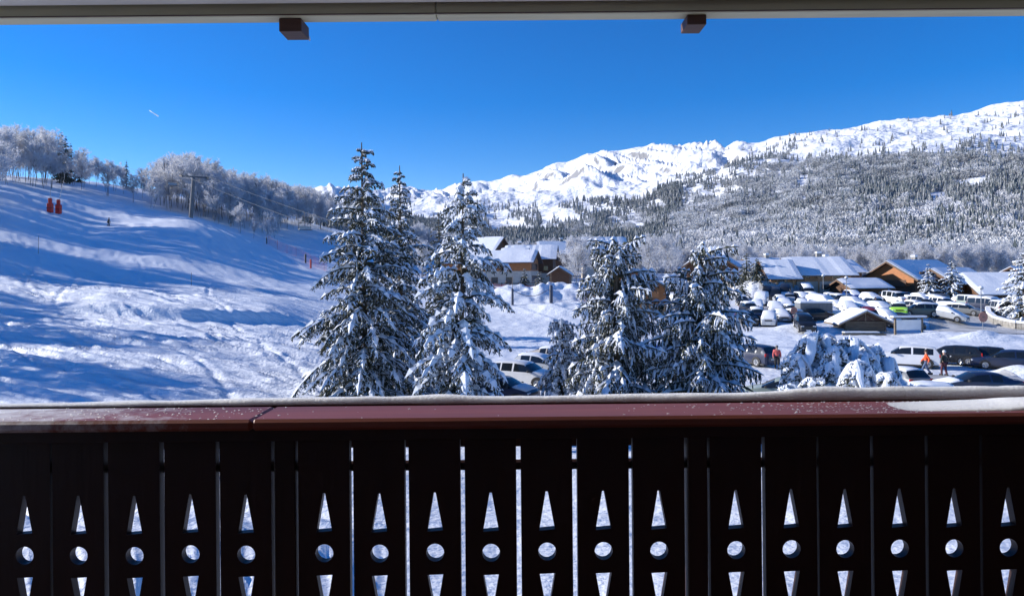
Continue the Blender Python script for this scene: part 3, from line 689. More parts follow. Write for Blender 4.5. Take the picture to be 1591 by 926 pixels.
# sagging boughs of a nearer fir between the centre spruces (left of the blunt-topped one)
p = base_pt(872, 40); H = height_to(872, 500, 40, p)
add_spruce('small_conifer', 'low snow-bent conifer against the left side of the left blunt-topped spruce', p, 0.3, spruce_mesh(H, 1.9, 150, dz=.4, per=8, prof=lambda t: 1 - .6 * t, a0=.2, b0=.9, nt=14, ns=5, pend=2.0, snow=1.7, topcut=.97, clump=.25))
p = base_pt(925, 37.5); H = height_to(905, 540, 37.5, p)
add_spruce('small_conifer', 'snow-bent young conifer at the foot of the left blunt-topped spruce', p, 0.3, spruce_mesh(H, 1.7, 160, dz=.4, per=8, prof=lambda t: 1 - .6 * t, a0=.2, b0=.9, nt=14, ns=5, pend=2.0, snow=1.7, topcut=.97))

# ---- frosted broadleaf trees
def grow(P0, P1, k, g, t0, lr, spread, up):
    n = len(P0); ii = np.repeat(np.arange(n), k); t = g.uniform(t0, 1.0, n * k)[:, None]
    L = np.linalg.norm(P1 - P0, axis=1)[ii] * lr * g.uniform(.6, 1.3, n * k) * (1.25 - .6 * t[:, 0])
    d = nrm(P1 - P0)[ii]; r = nrm(g.normal(size=(n * k, 3)))
    dd = nrm(d + r * spread + ZZ * up)
    A = P0[ii] + (P1 - P0)[ii] * t
    return A, A + dd * L[:, None]
def frost_tree(H, seed, stems=1, thin=0.035):
    g = np.random.RandomState(seed); P0, P1 = [], []
    for s in range(stems):
        b = np.array([g.uniform(-.5, .5) * (stems > 1), g.uniform(-.5, .5) * (stems > 1), -0.4]); tp = b + np.array([g.normal() * .08 * H, g.normal() * .08 * H, H * g.uniform(.78, .9)])
        P0.append(b); P1.append(tp)
    P0 = np.array(P0); P1 = np.array(P1)
    wood = [spindles(P0, P1, 0.022 * H ** .8 * .45, mid=0.12)]
    A0, A1 = grow(P0, P1, 16 // stems + 4, g, 0.25, 0.36, 0.75, 0.35); wood.append(spindles(A0, A1, 0.05))
    B0, B1 = grow(A0, A1, 6, g, 0.2, 0.5, 0.8, 0.25)
    C0, C1 = grow(B0, B1, 8, g, 0.15, 0.62, 0.9, 0.15); D0, D1 = grow(C0, C1, 3, g, 0.2, 0.7, 1.0, 0.1)
    cr = [tris(B0, B1, thin * 1.3, g), tris(C0, C1, thin, g), tris(D0, D1, thin * .9, g)]
    return cat(wood), cat(cr)
FT = []
for k in range(7):
    (wv, wf), (cv, cf) = frost_tree(10, 200 + k, stems=[1, 1, 2, 1, 3, 1, 2][k])
    FT.append((mesh_np('trunk', wv, wf, M['frost_bark']), mesh_np('crown', cv, cf, M['frost'])))
def put_frost(p, h, k, rz, label, group, wide=1.0):
    t = thing('frosted_tree', label, 'tree', p, rz, group); s = h / 10.0; t.scale = (s * wide, s * wide, s)
    ob('trunk', FT[k][0], t); ob('crown', FT[k][1], t); return t
rt = random.Random(5)
front = lambda px: float(np.interp(px, [-1200, -400, -150, 0, 60, 110, 150, 200, 250, 300, 350, 400, 450, 500, 560], [150, 140, 150, 168, 182, 205, 215, 215, 205, 188, 190, 205, 232, 262, 280]))
def region(px):
    if px < 0: return None
    if px < 75: return ('leafless tree white with hoarfrost in the tall clump at the left edge of the slope', 'frosted trees at the left edge')
    if px < 245: return ('small leafless frosted tree in the thin line above the upper ski slope', 'frosted trees in the thin line above the slope')
    if px < 330: return ('leafless frosted tree in the big rounded grove behind the lift pylon', 'frosted trees behind the lift pylon')
    return ('leafless frosted tree in the grove running downhill behind the lift cable', 'frosted trees behind the lift cable')
pts = []
def try_put(px, Y, h, wide=1.0, mind=2.6):
    a = ray(px, 430)[0]; x = a * Y
    for q in pts:
        if (q[0] - x) ** 2 + (q[1] - Y) ** 2 < mind * mind: return
    pts.append((x, Y)); rg = region(px)
    if rg is None: OFF.append((x, Y, h)); return
    put_frost((x, Y, G(x, Y) - .1), h, rt.randrange(7), rt.uniform(0, 6.28), rg[0], rg[1], wide)
OFF = []
for k in range(85): px = rt.uniform(0, 75); try_put(px, front(px) + rt.uniform(0, 70) ** 1.0, rt.uniform(11, 15))
for px, dy, h in ((82, 0, 10), (96, 6, 11), (112, 14, 9), (128, 0, 10), (131, 3, 9), (140, 22, 8), (150, 16, 9), (166, -8, 10), (172, -6, 10), (180, 14, 9), (194, 6, 7), (208, -12, 8.5), (212, 20, 8), (222, 10, 8), (235, -16, 8), (240, 30, 9), (105, 34, 12), (120, 40, 11), (155, 40, 9), (190, 44, 9), (226, 44, 9)):
    try_put(px, front(px) + dy, h, 1.25)
for k in range(120): px = rt.uniform(250, 330); try_put(px, front(px) + rt.uniform(0, 80), rt.uniform(12, 15.5) * (1 if px > 265 else .8), 1.05)
for k in range(190): px = rt.uniform(330, 520); try_put(px, front(px) + rt.uniform(0, 85), rt.uniform(11, 15), 1.05)
for px, Y, h in ((372, 172, 7), (420, 180, 6), (430, 186, 8), (395, 176, 5)): try_put(px, Y, h)
ORD = ['first', 'second', 'third', 'fourth', 'fifth', 'sixth', 'seventh', 'eighth', 'ninth', 'tenth', 'eleventh', 'twelfth', 'thirteenth', 'fourteenth', 'fifteenth', 'sixteenth', 'seventeenth', 'eighteenth', 'nineteenth', 'twentieth', 'twenty-first', 'twenty-second', 'twenty-third', 'twenty-fourth']
def pxo(o): return o.location.x / o.location.y * F + 795.5
for gname, base_, lim in (('frosted trees in the thin line above the slope', 'small frosted tree in the thin line above the slope, %s from the left', 1e9),
                          ('frosted trees at the left edge', 'hoarfrosted tree in the front row of the clump at the left edge, %s along', 12),
                          ('frosted trees behind the lift pylon', 'frosted tree in the front row of the grove behind the pylon, %s along', 9),
                          ('frosted trees behind the lift cable', 'frosted tree in the front row of the grove behind the cable, %s along', 8)):
    L_ = sorted([o for o in C.objects if o.get('group') == gname and o.location.y - front(pxo(o)) < lim and o.location.y > front(pxo(o)) - 4 or (o.get('group') == gname and lim > 1e8)], key=pxo)[:24]
    for k, o in enumerate(L_): o['label'] = base_ % ORD[k]
# dark spruces among them
LOW = [spruce_mesh(12, 2.4, 300 + k, dz=0.8, per=7, nt=6, ns=2, snow=.7, tw=3.0) for k in range(2)]
LOWM = [(mesh_np('trunk', a[0], a[1], M['bark']), mesh_np('crown', b[0], b[1], M['needle']), mesh_np('snow', c[0], c[1], M['snow'])) for a, b, c in LOW]
def put_low(p, h, k, label, group=None, rz=0, wide=1.0):
    t = thing('fir_tree', label, 'tree', p, rz, group); s = h / 12; t.scale = (s * wide, s * wide, s)
    for nm, me in zip(('trunk', 'crown', 'snow'), LOWM[k % 2]): ob(nm, me, t)
for px, Y, h in ((98, 225, 16), (104, 234, 15), (95, 240, 16), (112, 244, 13), (124, 246, 11), (198, 250, 10)):
    kx = sorted([98, 104, 95, 112, 124, 198]).index(px)
    p = ong(px, Y); put_low(p, h, int(px), 'dark fir rising among the frosted trees above the slope, %s from the left' % ORD[kx], 'dark firs at the top of the slope', px)
# frosted trees in the village
for px, Y, h, lab in ((905, 150, 12, 'pale frosted tree right of the little brown cabin'), (892, 156, 10, 'pale frosted bush-like tree behind the little brown cabin'), (925, 165, 12, 'frosted tree below the snowy roof behind the blunt-topped spruce'),
                      (1010, 170, 13, 'frosted tree between the two blunt-topped spruces, left of its neighbour'), (1030, 178, 13, 'frosted tree between the two blunt-topped spruces, right of its neighbour'), (1050, 165, 11, 'small frosted tree behind the left side of the right blunt-topped spruce'), (630, 70, 6, 'bare frosty sapling between the two tall snowy spruces'),
                      (655, 150, 9, 'frosted tree in blue shade left of the distant dark spruce'), (640, 165, 9, 'frosted tree behind the bare sapling, left of the distant dark spruce')):
    p = ong(px, Y); put_frost(p, h, int(px) % 7, px, lab, None, 1.3)

# ---- one-object woods (nobody could count them) with geometry nodes
def scatter(name, P, SC, RZ, protos, label, KI=None):
    """instances prototype meshes on points; all of it is one object"""
    me = bpy.data.meshes.new(name); me.vertices.add(len(P)); me.vertices.foreach_set('co', np.asarray(P, np.float32).ravel())
    for nm, data in (('sz', SC), ('rz', RZ)):
        at_ = me.attributes.new(nm, 'FLOAT', 'POINT'); at_.data.foreach_set('value', np.asarray(data, np.float32))
    o = ob(name, me); ng = bpy.data.node_groups.new(name, 'GeometryNodeTree')
    ng.interface.new_socket('Geometry', in_out='INPUT', socket_type='NodeSocketGeometry'); ng.interface.new_socket('Geometry', in_out='OUTPUT', socket_type='NodeSocketGeometry')
    N = ng.nodes; L = ng.links; gi = N.new('NodeGroupInput'); go = N.new('NodeGroupOutput')
    ip = N.new('GeometryNodeInstanceOnPoints'); oi = N.new('GeometryNodeObjectInfo'); oi.inputs[0].default_value = protos
    a = N.new('GeometryNodeInputNamedAttribute'); a.data_type = 'FLOAT'; a.inputs[0].default_value = 'sz'
    b = N.new('GeometryNodeInputNamedAttribute'); b.data_type = 'FLOAT'; b.inputs[0].default_value = 'rz'
    cx = N.new('ShaderNodeCombineXYZ'); L.new(b.outputs[0], cx.inputs[2])
    mp = N.new('GeometryNodeMeshToPoints')
    L.new(gi.outputs[0], ip.inputs['Points']); L.new(oi.outputs['Geometry'], ip.inputs['Instance']); L.new(cx.outputs[0], ip.inputs['Rotation']); L.new(a.outputs[0], ip.inputs['Scale'])
    L.new(ip.outputs[0], go.inputs[0])
    md = o.modifiers.new('scatter', 'NODES'); md.node_group = ng
    tag(o, label, 'forest', kind='stuff'); return o
def low_conifer(seed, tiers=5):
    g = np.random.RandomState(seed); V, Fc, mi = [], [], []
    for t in range(tiers):
        zt = 1 - t / tiers * .82; zb = zt - 0.34; r = 0.045 + 0.19 * (t + 1) / tiers; n = 7; b = len(V); V.append((0, 0, zt))
        for k in range(n * 2):
            a = math.pi * k / n + t; q = r * (1.0 if k % 2 == 0 else .55) * g.uniform(.8, 1.2); V.append((math.cos(a) * q, math.sin(a) * q, zb + g.uniform(-.03, .03) + (0.06 if k % 2 else 0)))
        for k in range(n * 2):
            Fc.append((b, b + 1 + k, b + 1 + (k + 1) % (2 * n))); mi.append(1 if g.rand() < .42 else 0)
    return np.array(V), np.array(Fc), mi
def low_frost(seed, n=200):
    g = np.random.RandomState(seed); th = g.uniform(0, 6.28, n); ph = np.arccos(g.uniform(-.5, 1, n)); r = g.uniform(.45, 1, n) ** .5
    lob = 1 + .35 * np.sin(th * 3 + seed) * np.sin(ph * 4); c = np.stack([np.cos(th) * np.sin(ph) * .58 * r * lob, np.sin(th) * np.sin(ph) * .58 * r * lob, 0.45 + np.cos(ph) * .42 * r * lob], -1)
    root = np.array([0, 0, .2]); d = nrm(c - root + g.normal(size=c.shape) * .25); P0 = c - d * 0.08; P1 = c + d * .06
    return tris(P0, P1, 0.055, g)
PO = []
for k in range(3):
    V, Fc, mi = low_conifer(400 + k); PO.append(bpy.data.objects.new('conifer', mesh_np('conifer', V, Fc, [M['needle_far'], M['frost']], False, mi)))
PF = []
for k in range(4):
    V, Fc = low_frost(410 + k); PF.append(bpy.data.objects.new('frosted_crown', mesh_np('frosted_crown', V, Fc, M['frost_far' if k < 3 else 'frost_mid'])))
gs = np.random.RandomState(77)
def sample_mountain(n, x0, x1, y0, y1, dens):
    """points on the mountainside where the wood stands; dens(px,row) is its density"""
    px = gs.uniform(x0, x1, n); py = gs.uniform(y0, y1, n); keep = gs.rand(n) < dens(px, py); px = px[keep]; py = py[keep]; out = []
    ci = np.interp(np.arctan((px - 795.5) / F), mang, np.arange(len(mang)))
    for k in range(len(px)):
        c = int(round(ci[k])); col = MIY[c]; j = int(np.argmax(col <= py[k])); 
        if j < 2: continue
        f = gs.rand(); cj = min(len(mang) - 2, c)
        u = gs.rand() - .5
        out.append(((MX[cj, j] * (1 - f) + MX[cj, j - 1] * f) + u * 4, MY[cj, j] * (1 - f) + MY[cj, j - 1] * f, MZ[cj, j] * (1 - f) + MZ[cj, j - 1] * f - .5))
    return np.array(out)
def d_con(px, py):
    s = np.interp(px, skx, sky_y)
    tl = np.interp(px, [480, 620, 760, 880, 1000, 1060, 1110, 1200, 1300, 1400, 1500, 1600], [312, 318, 322, 322, 318, 300, 262, 246, 238, 236, 225, 212])
    n1 = vn(px / 34. + 4, py / 13.); n2 = vn(px / 95. + 9, py / 30. + 2); n3 = vn(px / 9., py / 5.)
    d = sstep(-4, 8, py - tl) * sstep(0.20, 0.36, n1 * .55 + n2 * .45)
    d = d * np.where(py > 330 + 40 * (n2 - .5), 0.22, 1.0) * np.where((px > 1330) & (py > 285) & (py < 375 + 20 * (n1 - .5)), 1.7, (1.0 - 0.7 * sstep(940, 1080, px + 60 * (n2 - .5))))
    band = np.exp(-((py - (316 - (px - 1040) * 0.43)) / 14.) ** 2) * (px > 1020) * (px < 1240)       # diagonal spur of spruce
    d = (d + 0.8 * band) * (vn(px / 16. + 50, py / 6.) > .25)
    sp = (py > s + 10) * (py < tl + 4) * (px > 1130) * 0.17 * (n3 > .45) * (n1 > .4)
    clear = (vn(px / 60. + 31, py / 9. + 7) > 0.72) * (px < 1130)
    d = d + .9 * sstep(328, 350, py + 18 * (n2 - .5)) * (n1 > .30) * (1 - sstep(930, 1090, px + 70 * (n1 - .5))) * .9
    return np.clip(d + sp, 0, 1) * (1 - .9 * clear)
def d_low(px, py):
    return np.clip(sstep(318, 350, py + 26 * (vn(px / 30., py / 12.) - .5)) * (vn(px / 22. + 3, py / 9.) > .3), 0, 1)
def d_frost(px, py):
    n1 = vn(px / 40. + 14, py / 16.); lim = np.interp(px, [480, 760, 1000, 1100, 1200, 1400, 1600], [350, 362, 345, 300, 262, 250, 245])
    hard = (px > 1330) * (py > 285) * (py < 375) * .9
    clear = (vn(px / 55. + 61, py / 9. + 3) > 0.70) * (px < 1180)
    return np.clip(sstep(-10, 15, py - lim) * (0.25 + .9 * n1) * (vn(px / 26. + 8, py / 7. + 5) > .27) - hard, 0, 1) * (1 - .9 * clear)
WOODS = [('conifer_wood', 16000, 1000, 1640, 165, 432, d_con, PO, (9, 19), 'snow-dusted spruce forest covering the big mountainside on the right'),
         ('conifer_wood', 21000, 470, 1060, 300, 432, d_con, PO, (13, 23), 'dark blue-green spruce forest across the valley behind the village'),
         ('frosted_wood', 19000, 1000, 1640, 235, 432, d_frost, PF, (6, 14), 'hoarfrosted grey broadleaf wood on the lower mountainside at the right'),
         ('frosted_wood', 11000, 470, 1060, 330, 430, d_frost, PF, (8, 13), 'pale hoarfrosted wood on the valley side behind the village roofs'),
         ('frosted_wood', 9000, 990, 1640, 310, 432, d_low, [PF[3]], (6, 13), 'whitest frosted wood along the foot of the right mountainside')]
for nm, n, x0, x1, y0, y1, dn, pro, hh, lab in WOODS:
    P = sample_mountain(int(n * 1.6), x0, x1, y0, y1, dn)
    # one object per wood: points split over the prototypes by joining three scatters
    sz = gs.uniform(hh[0], hh[1], len(P)); rz = gs.uniform(0, 6.28, len(P))
    scatter(nm, P, sz, rz, pro[0], lab)
PB = bpy.data.objects.new('tree', FT[4][1])
for k in range(170):
    x = -rt.uniform(46, 105); Yq = rt.uniform(36, 98)
    if x > -.80 * Yq - 8 or vn(x / 7. + 40, Yq / 7.) < .60: continue
    OFF.append((x, Yq, rt.uniform(9, 14)))
# band of frosted trees between the village and the foot of the mountain
P = []
for k in range(2600):
    px = gs.uniform(640, 1640); Yq = gs.uniform(215, 425); x = ray(px, 430)[0] * Yq
    if px < 740 and Yq < 300: continue
    if vn(x / 14., Yq / 22.) > .36: P.append((x, Yq, G(x, Yq) - .3))
scatter('frosted_wood', np.array(P), gs.uniform(.6, 1.25, len(P)), gs.uniform(0, 6.28, len(P)), PB, 'frosted trees and bushes massed behind the chalets at the foot of the mountain')
# wood beyond the left edge of the view, whose shade falls over the slope
for k in range(1100):
    px = -rt.uniform(5, 1500) ; Yq = front(px) + rt.uniform(-95, 70)
    x = ray(px, 430)[0] * Yq
    if vn(x / 16., Yq / 16.) < (.60 if Yq > front(px) - 30 else .62) or x > -80: continue
    OFF.append((x, Yq, rt.uniform(11, 16)))
Pq = np.array([(x, y, G(x, y) - .2) for x, y, h in OFF]); hq = np.array([h for x, y, h in OFF])
pw = bpy.data.objects.new('tree', FT[2][1])
scatter('hillside_wood', Pq, hq / 10., gs.uniform(0, 6, len(Pq)), pw, 'frosted wood on the hill beyond the left edge')

# ------------------------------------------------------------------ vehicles
M['glass'] = mat('car_glass', (0.012, 0.016, 0.02), 0.08, 0.1, 3, spec=0.8)
M['tyre'] = mat('tyre', (0.02, 0.02, 0.02), 0.8, 0.2, 8)
M['rim'] = mat('alloy', (0.35, 0.36, 0.38), 0.35, 0.1, 8, metal=0.7)
M['lamp'] = mat('headlight_glass', (0.6, 0.62, 0.65), 0.15, 0.1, 8)
M['tail'] = mat('tail_light', (0.45, 0.02, 0.02), 0.2, 0.1, 8)
M['plate'] = mat('number_plate', (0.7, 0.7, 0.66), 0.4, 0.05, 8)
M['plastic'] = mat('black_plastic', (0.025, 0.025, 0.027), 0.6, 0.15, 8)
def paint(name, c, r=0.32): return mat(name, c, r, 0.06, 1.5, spec=0.5, coat=0.35)
CP = {'white': paint('white_paint', (.74, .75, .76)), 'silver': paint('silver_paint', (.42, .44, .46)), 'grey': paint('grey_paint', (.15, .16, .17)), 'black': paint('black_paint', (.014, .015, .018)),
      'blue': paint('blue_paint', (.01, .06, .32)), 'navy': paint('navy_paint', (.012, .022, .06)), 'green': paint('grey_green_paint', (.07, .10, .09)), 'lime': paint('lime_paint', (.42, .80, .06)), 'beige': paint('beige_paint', (.45, .41, .36)), 'red': paint('dark_red_paint', (.16, .02, .02)), 'palegreen': paint('pale_grey_green_paint', (.30, .36, .33))}
# type: (half width, length, [(x, top, flag for the piece to the next station)], belt, roof inset, wheel radius, axle positions)
VT = {
 'hatch': (0.88, 4.1, [(2.05, .50, 'b'), (2.02, .66, 'b'), (1.85, .78, 'b'), (1.15, .95, 'b'), (.98, 1.0, 'w'), (.30, 1.38, 'f'), (.15, 1.44, 's'), (-.42, 1.49, 'p'), (-.52, 1.49, 's'), (-1.25, 1.46, 'p'), (-1.50, 1.43, 'r'), (-1.88, 1.02, 'b'), (-2.0, .95, 'b'), (-2.05, .55, 'b')], .93, .74, .32, (1.28, -1.25)),
 'suv': (0.93, 4.5, [(2.25, .55, 'b'), (2.22, .80, 'b'), (2.08, .96, 'b'), (1.25, 1.10, 'b'), (1.08, 1.14, 'w'), (.50, 1.52, 'f'), (.35, 1.60, 's'), (-.30, 1.66, 'p'), (-.42, 1.66, 's'), (-1.20, 1.64, 'p'), (-1.30, 1.64, 's'), (-1.75, 1.60, 'p'), (-1.88, 1.56, 'r'), (-2.15, 1.14, 'b'), (-2.22, 1.05, 'b'), (-2.25, .55, 'b')], 1.06, .76, .37, (1.42, -1.35)),
 'estate': (0.90, 4.7, [(2.35, .48, 'b'), (2.32, .64, 'b'), (2.15, .76, 'b'), (1.30, .93, 'b'), (1.10, .97, 'w'), (.38, 1.34, 'f'), (.22, 1.40, 's'), (-.40, 1.46, 'p'), (-.50, 1.46, 's'), (-1.25, 1.44, 'p'), (-1.35, 1.43, 's'), (-1.90, 1.38, 'p'), (-2.0, 1.34, 'r'), (-2.25, 1.0, 'b'), (-2.32, .92, 'b'), (-2.35, .5, 'b')], .92, .72, .32, (1.45, -1.38)),
 'saloon': (0.90, 4.6, [(2.30, .48, 'b'), (2.27, .64, 'b'), (2.10, .76, 'b'), (1.25, .93, 'b'), (1.05, .97, 'w'), (.32, 1.34, 'f'), (.15, 1.39, 's'), (-.40, 1.42, 'p'), (-.50, 1.42, 's'), (-1.05, 1.36, 'p'), (-1.15, 1.33, 'r'), (-1.75, 1.04, 'b'), (-2.2, .98, 'b'), (-2.28, .85, 'b'), (-2.30, .5, 'b')], .92, .70, .32, (1.42, -1.38)),
 'van': (0.96, 4.9, [(2.45, .55, 'b'), (2.42, .85, 'b'), (2.25, 1.02, 'b'), (1.75, 1.16, 'b'), (1.62, 1.20, 'w'), (1.0, 1.80, 'f'), (.85, 1.90, 's'), (.25, 1.96, 'p'), (.12, 1.97, 's'), (-1.0, 1.97, 'p'), (-1.12, 1.97, 's'), (-2.1, 1.94, 'p'), (-2.25, 1.90, 'r'), (-2.38, 1.20, 'b'), (-2.44, 1.1, 'b'), (-2.45, .55, 'b')], 1.15, .84, .34, (1.62, -1.45)),
}
def ring_pts(hw, top, x, belt, inset, cabin, xl):
    e = 1.0 - 0.10 * sstep(0.55, 1.0, abs(x) / xl) - 0.10 * (abs(x) > xl * .985)
    W_ = hw * e; bz = min(belt, top - .04)
    if cabin: rw = hw * (inset + 0.0); pts = [(W_ * .94, .24), (W_ * .99, .42), (W_, .68), (W_ * .985, bz), (rw + (hw * .97 - rw) * (1 - (top - .10 - bz) / max(.25, top - .10 - bz + .02)) , top - .10), (rw * .86, top - .02), (0, top + .015)]
    else: pts = [(W_ * .94, .24), (W_ * .99, min(.42, top - .1)), (W_, min(.68, top - .06)), (W_ * .985, bz), (W_ * .90, top - .015), (W_ * .6, top), (0, top + .015)]
    return pts
def vehicle_meshes(kind):
    hw, Ln, st, belt, inset, wr, ax = VT[kind]; xl = Ln / 2; n = len(st); rings = []
    xs0 = [q[0] for q in st]; iw = [k for k in range(n) if st[k][2] == 'w'][0]; ir = [k for k in range(n) if st[k][2] == 'r'][0]
    for k, (x, top, fl) in enumerate(st):
        h = ring_pts(hw, top, x, belt, inset, iw < k <= ir, xl)
        rings.append([(x, y, z) for y, z in h] + [(x, -y, z) for y, z in h[-2::-1]])
    m = len(rings[0]); V = [p for r in rings for p in r]; body, ws, side, rear = [], [], [], []
    for k in range(n - 1):
        fl = st[k][2]
        for j in range(m - 1):
            f = (k * m + j, k * m + j + 1, (k + 1) * m + j + 1, (k + 1) * m + j); jj = min(j, m - 2 - j)
            if fl == 'w' and jj >= 4: ws.append(f)
            elif fl in ('s', 'f') and jj == 3: side.append(f)
            elif fl == 'w' and jj == 3: side.append(f)
            elif fl == 'r' and jj >= 4: rear.append(f)
            else: body.append(f)
        body.append((k * m + m - 1, k * m, (k + 1) * m, (k + 1) * m + m - 1))
    body.append(tuple(range(m - 1, -1, -1))); body.append(tuple(range((n - 1) * m, n * m)))
    def mk(nm, fs, mt, smooth=True):
        used = sorted({i for f in fs for i in f}); mp = {i: q for q, i in enumerate(used)}
        me = bpy.data.meshes.new(nm); me.from_pydata([V[i] for i in used], [], [tuple(mp[i] for i in f) for f in fs]); bm = bmesh.new(); bm.from_mesh(me); bmesh.ops.recalc_face_normals(bm, faces=bm.faces); bm.to_mesh(me); bm.free()
        me.materials.append(mt); me.polygons.foreach_set('use_smooth', [smooth] * len(me.polygons)); return me
    bodym = mk('body', body, CP['white']); 
    bm = bmesh.new(); bm.from_mesh(bodym)
    for e in bm.edges:
        if len(e.link_faces) == 2 and e.calc_face_angle(0) > .7: e.smooth = False
    bm.to_mesh(bodym); bm.free()
    out = {'body': bodym, 'windscreen': mk('windscreen', ws, M['glass']), 'rear_window': mk('rear_window', rear, M['glass'])}
    half = lambda s: [f for f in side if (sum(V[i][1] for i in f) > 0) == s]
    out['side_window'] = [mk('side_window', half(True), M['glass']), mk('side_window', half(False), M['glass'])]
    # snow: on bonnet, windscreen, roof, rear; closed skin lifted off the surface
    def snow(k0, k1, th, seed, nm='snow', inset_=.93):
        g = random.Random(seed); V2, F2 = [], []; cols = list(range(3 if nm == 'snow_side' else 4, m - (3 if nm == 'snow_side' else 4))); nc = len(cols); ks = list(range(k0, k1 + 1))
        for a in (1, 0):
            for q, k in enumerate(ks):
                for c, j in enumerate(cols):
                    x, y, z = rings[k][j]; edge = (c in (0, nc - 1)) or q in (0, len(ks) - 1)
                    V2.append((x, y * (1.02 if a else .98), z + (a * (th * (.45 if edge else 1) * g.uniform(.75, 1.2)) - (0 if a else .02))))
        N1 = len(ks) * nc
        for q in range(len(ks) - 1):
            for c in range(nc - 1):
                b = q * nc + c; F2.append((b, b + 1, b + nc + 1, b + nc)); F2.append((N1 + b, N1 + b + nc, N1 + b + nc + 1, N1 + b + 1))
            for c in (0, nc - 1): b = q * nc + c; F2.append((b, b + nc, N1 + b + nc, N1 + b))
        for q in (0, len(ks) - 1):
            for c in range(nc - 1): b = q * nc + c; F2.append((b, b + 1, N1 + b + 1, N1 + b))
        me = bpy.data.meshes.new('snow'); me.from_pydata(V2, [], F2); bm = bmesh.new(); bm.from_mesh(me); bmesh.ops.recalc_face_normals(bm, faces=bm.faces); bm.to_mesh(me); bm.free()
        me.polygons.foreach_set('use_smooth', [True] * len(me.polygons)); me.materials.append(M['snow']); return me
    out['snow_roof'] = snow(iw + 1, ir, .12, 1); out['snow_all'] = snow(2, ir + 1, .13, 2, 'snow_side'); out['snow_thin'] = snow(2, ir, .04, 3)
    out['snow_bonnet'] = snow(2, iw, .09, 4)
    wm = MB().bar((0, -.11, 0), (0, .11, 0), wr, 16).mesh('wheel', M['tyre'], True)
    wm.polygons.foreach_set('use_smooth', [len(p.vertices) < 5 for p in wm.polygons])
    rb = MB().bar((0, -.118, 0), (0, .118, 0), wr * .28, 10)
    for s in range(5):
        a = s * 2 * math.pi / 5
        for yy in (-.112, .112): rb.bar((0, yy, 0), (math.cos(a) * wr * .62, yy, math.sin(a) * wr * .62), .035, 4)
    for yy in (-.108, .108): rb.bar((0, yy - .006, 0), (0, yy + .006, 0), wr * .66, 14)
    out['wheel'] = wm; out['rim'] = rb.mesh('rim', M['rim'])
    # arches: dark half rings
    arcs = MB()
    for xa in ax:
        for s in (-1, 1):
            n_ = 12; vv = []
            for k in range(n_ + 1):
                a = math.pi * k / n_
                for rr_ in (wr * .95, wr * 1.18): vv.append((xa + math.cos(a) * rr_, s * (hw * 1.004), wr + math.sin(a) * rr_ * 1.0)); vv.append((xa + math.cos(a) * rr_, s * (hw * .93), wr + math.sin(a) * rr_))
            ff = []
            for k in range(n_): b = k * 4; ff += [(b, b + 2, b + 6, b + 4), (b + 1, b + 5, b + 7, b + 3), (b + 2, b + 3, b + 7, b + 6), (b, b + 4, b + 5, b + 1)]
            arcs.add(vv, ff)
    arcs.box(-xl * .93, xl * .93, -hw * .96, hw * .96, .18, .30)
    out['arch'] = arcs.mesh('wheel_arch', M['plastic'])
    out['lamp'] = MB().box(-.09, .06, -.17, .17, -.055, .055).mesh('headlight', M['lamp'], bevel=.02)
    out['tail'] = MB().box(-.05, .05, -.11, .11, -.12, .12).mesh('tail_light', M['tail'], bevel=.015)
    out['plate'] = MB().box(-.012, .012, -.26, .26, -.055, .055).mesh('number_plate', M['plate'])
    out['grille'] = MB().box(-.02, .03, -.42, .42, -.07, .09).mesh('grille', M['plastic'], bevel=.015)
    out['mirror'] = MB().box(-.07, .07, -.10, .10, -.07, .07).mesh('mirror', M['plastic'], bevel=.03)
    return out
VM = {k: vehicle_meshes(k) for k in VT}
def vehicle(kind, colour, p, rz, label, snow='all', near=False, catg='car', group='cars in the car park', detail=True):
    nm = {'hatch': 'parked_car', 'suv': 'parked_car', 'estate': 'parked_car', 'saloon': 'parked_car', 'van': 'parked_van'}[kind]
    t = thing(nm, label, 'van' if kind == 'van' else catg, p, rz, group); m = VM[kind]; hw, Ln, st, belt, inset, wr, ax = VT[kind]
    # sit on the slope
    fx, fy = math.cos(rz), math.sin(rz); dz = G(p[0] + fx * 1.4, p[1] + fy * 1.4) - G(p[0] - fx * 1.4, p[1] - fy * 1.4); sl = math.atan2(dz, 2.8)
    t.rotation_euler = Matrix.Rotation(rz, 4, 'Z') @ Vector((0, 0, 0)) and (0, -sl * .8, rz)
    def pt(nm_, me, loc=(0, 0, 0), par=None, mt=None):
        o = bpy.data.objects.new(nm_, me); o.location = loc; link(o, par or t)
        if mt is not None: o.material_slots[0].link = 'OBJECT'; o.material_slots[0].material = mt
        return o
    b = pt('body', m['body'], mt=CP[colour]); pt('windscreen', m['windscreen']); pt('rear_window', m['rear_window'])
    for w_ in m['side_window']: pt('side_window', w_)
    for xa in ax:
        for s in (-1, 1):
            w_ = pt('wheel', m['wheel'], (xa, s * (hw - .105), wr)); pt('rim', m['rim'], (0, 0, 0), w_)
    pt('wheel_arch', m['arch'])
    if detail:
        lz = st[2][1] - .13; xl = Ln / 2
        for s in (-1, 1):
            pt('headlight', m['lamp'], (xl - .10, s * hw * .66, lz)); pt('tail_light', m['tail'], (-xl + .09, s * hw * .78, belt - .08))
            pt('mirror', m['mirror'], ([q for q in st if q[2] == 'w'][0][0] - .25, s * (hw + .08), belt + .07))
        pt('number_plate', m['plate'], (xl + .0, 0, .42)); pt('number_plate', m['plate'], (-xl - .0, 0, .62)); pt('grille', m['grille'], (xl - .03, 0, lz - .06))
    for s_ in ([snow] if isinstance(snow, str) else snow):
        if s_: pt('snow', m['snow_' + s_])
    return t
def P_at(px, py, Y=None):
    if Y is None: return on(px, py)
    return ong(px, Y)
D = lambda a: rad(a)
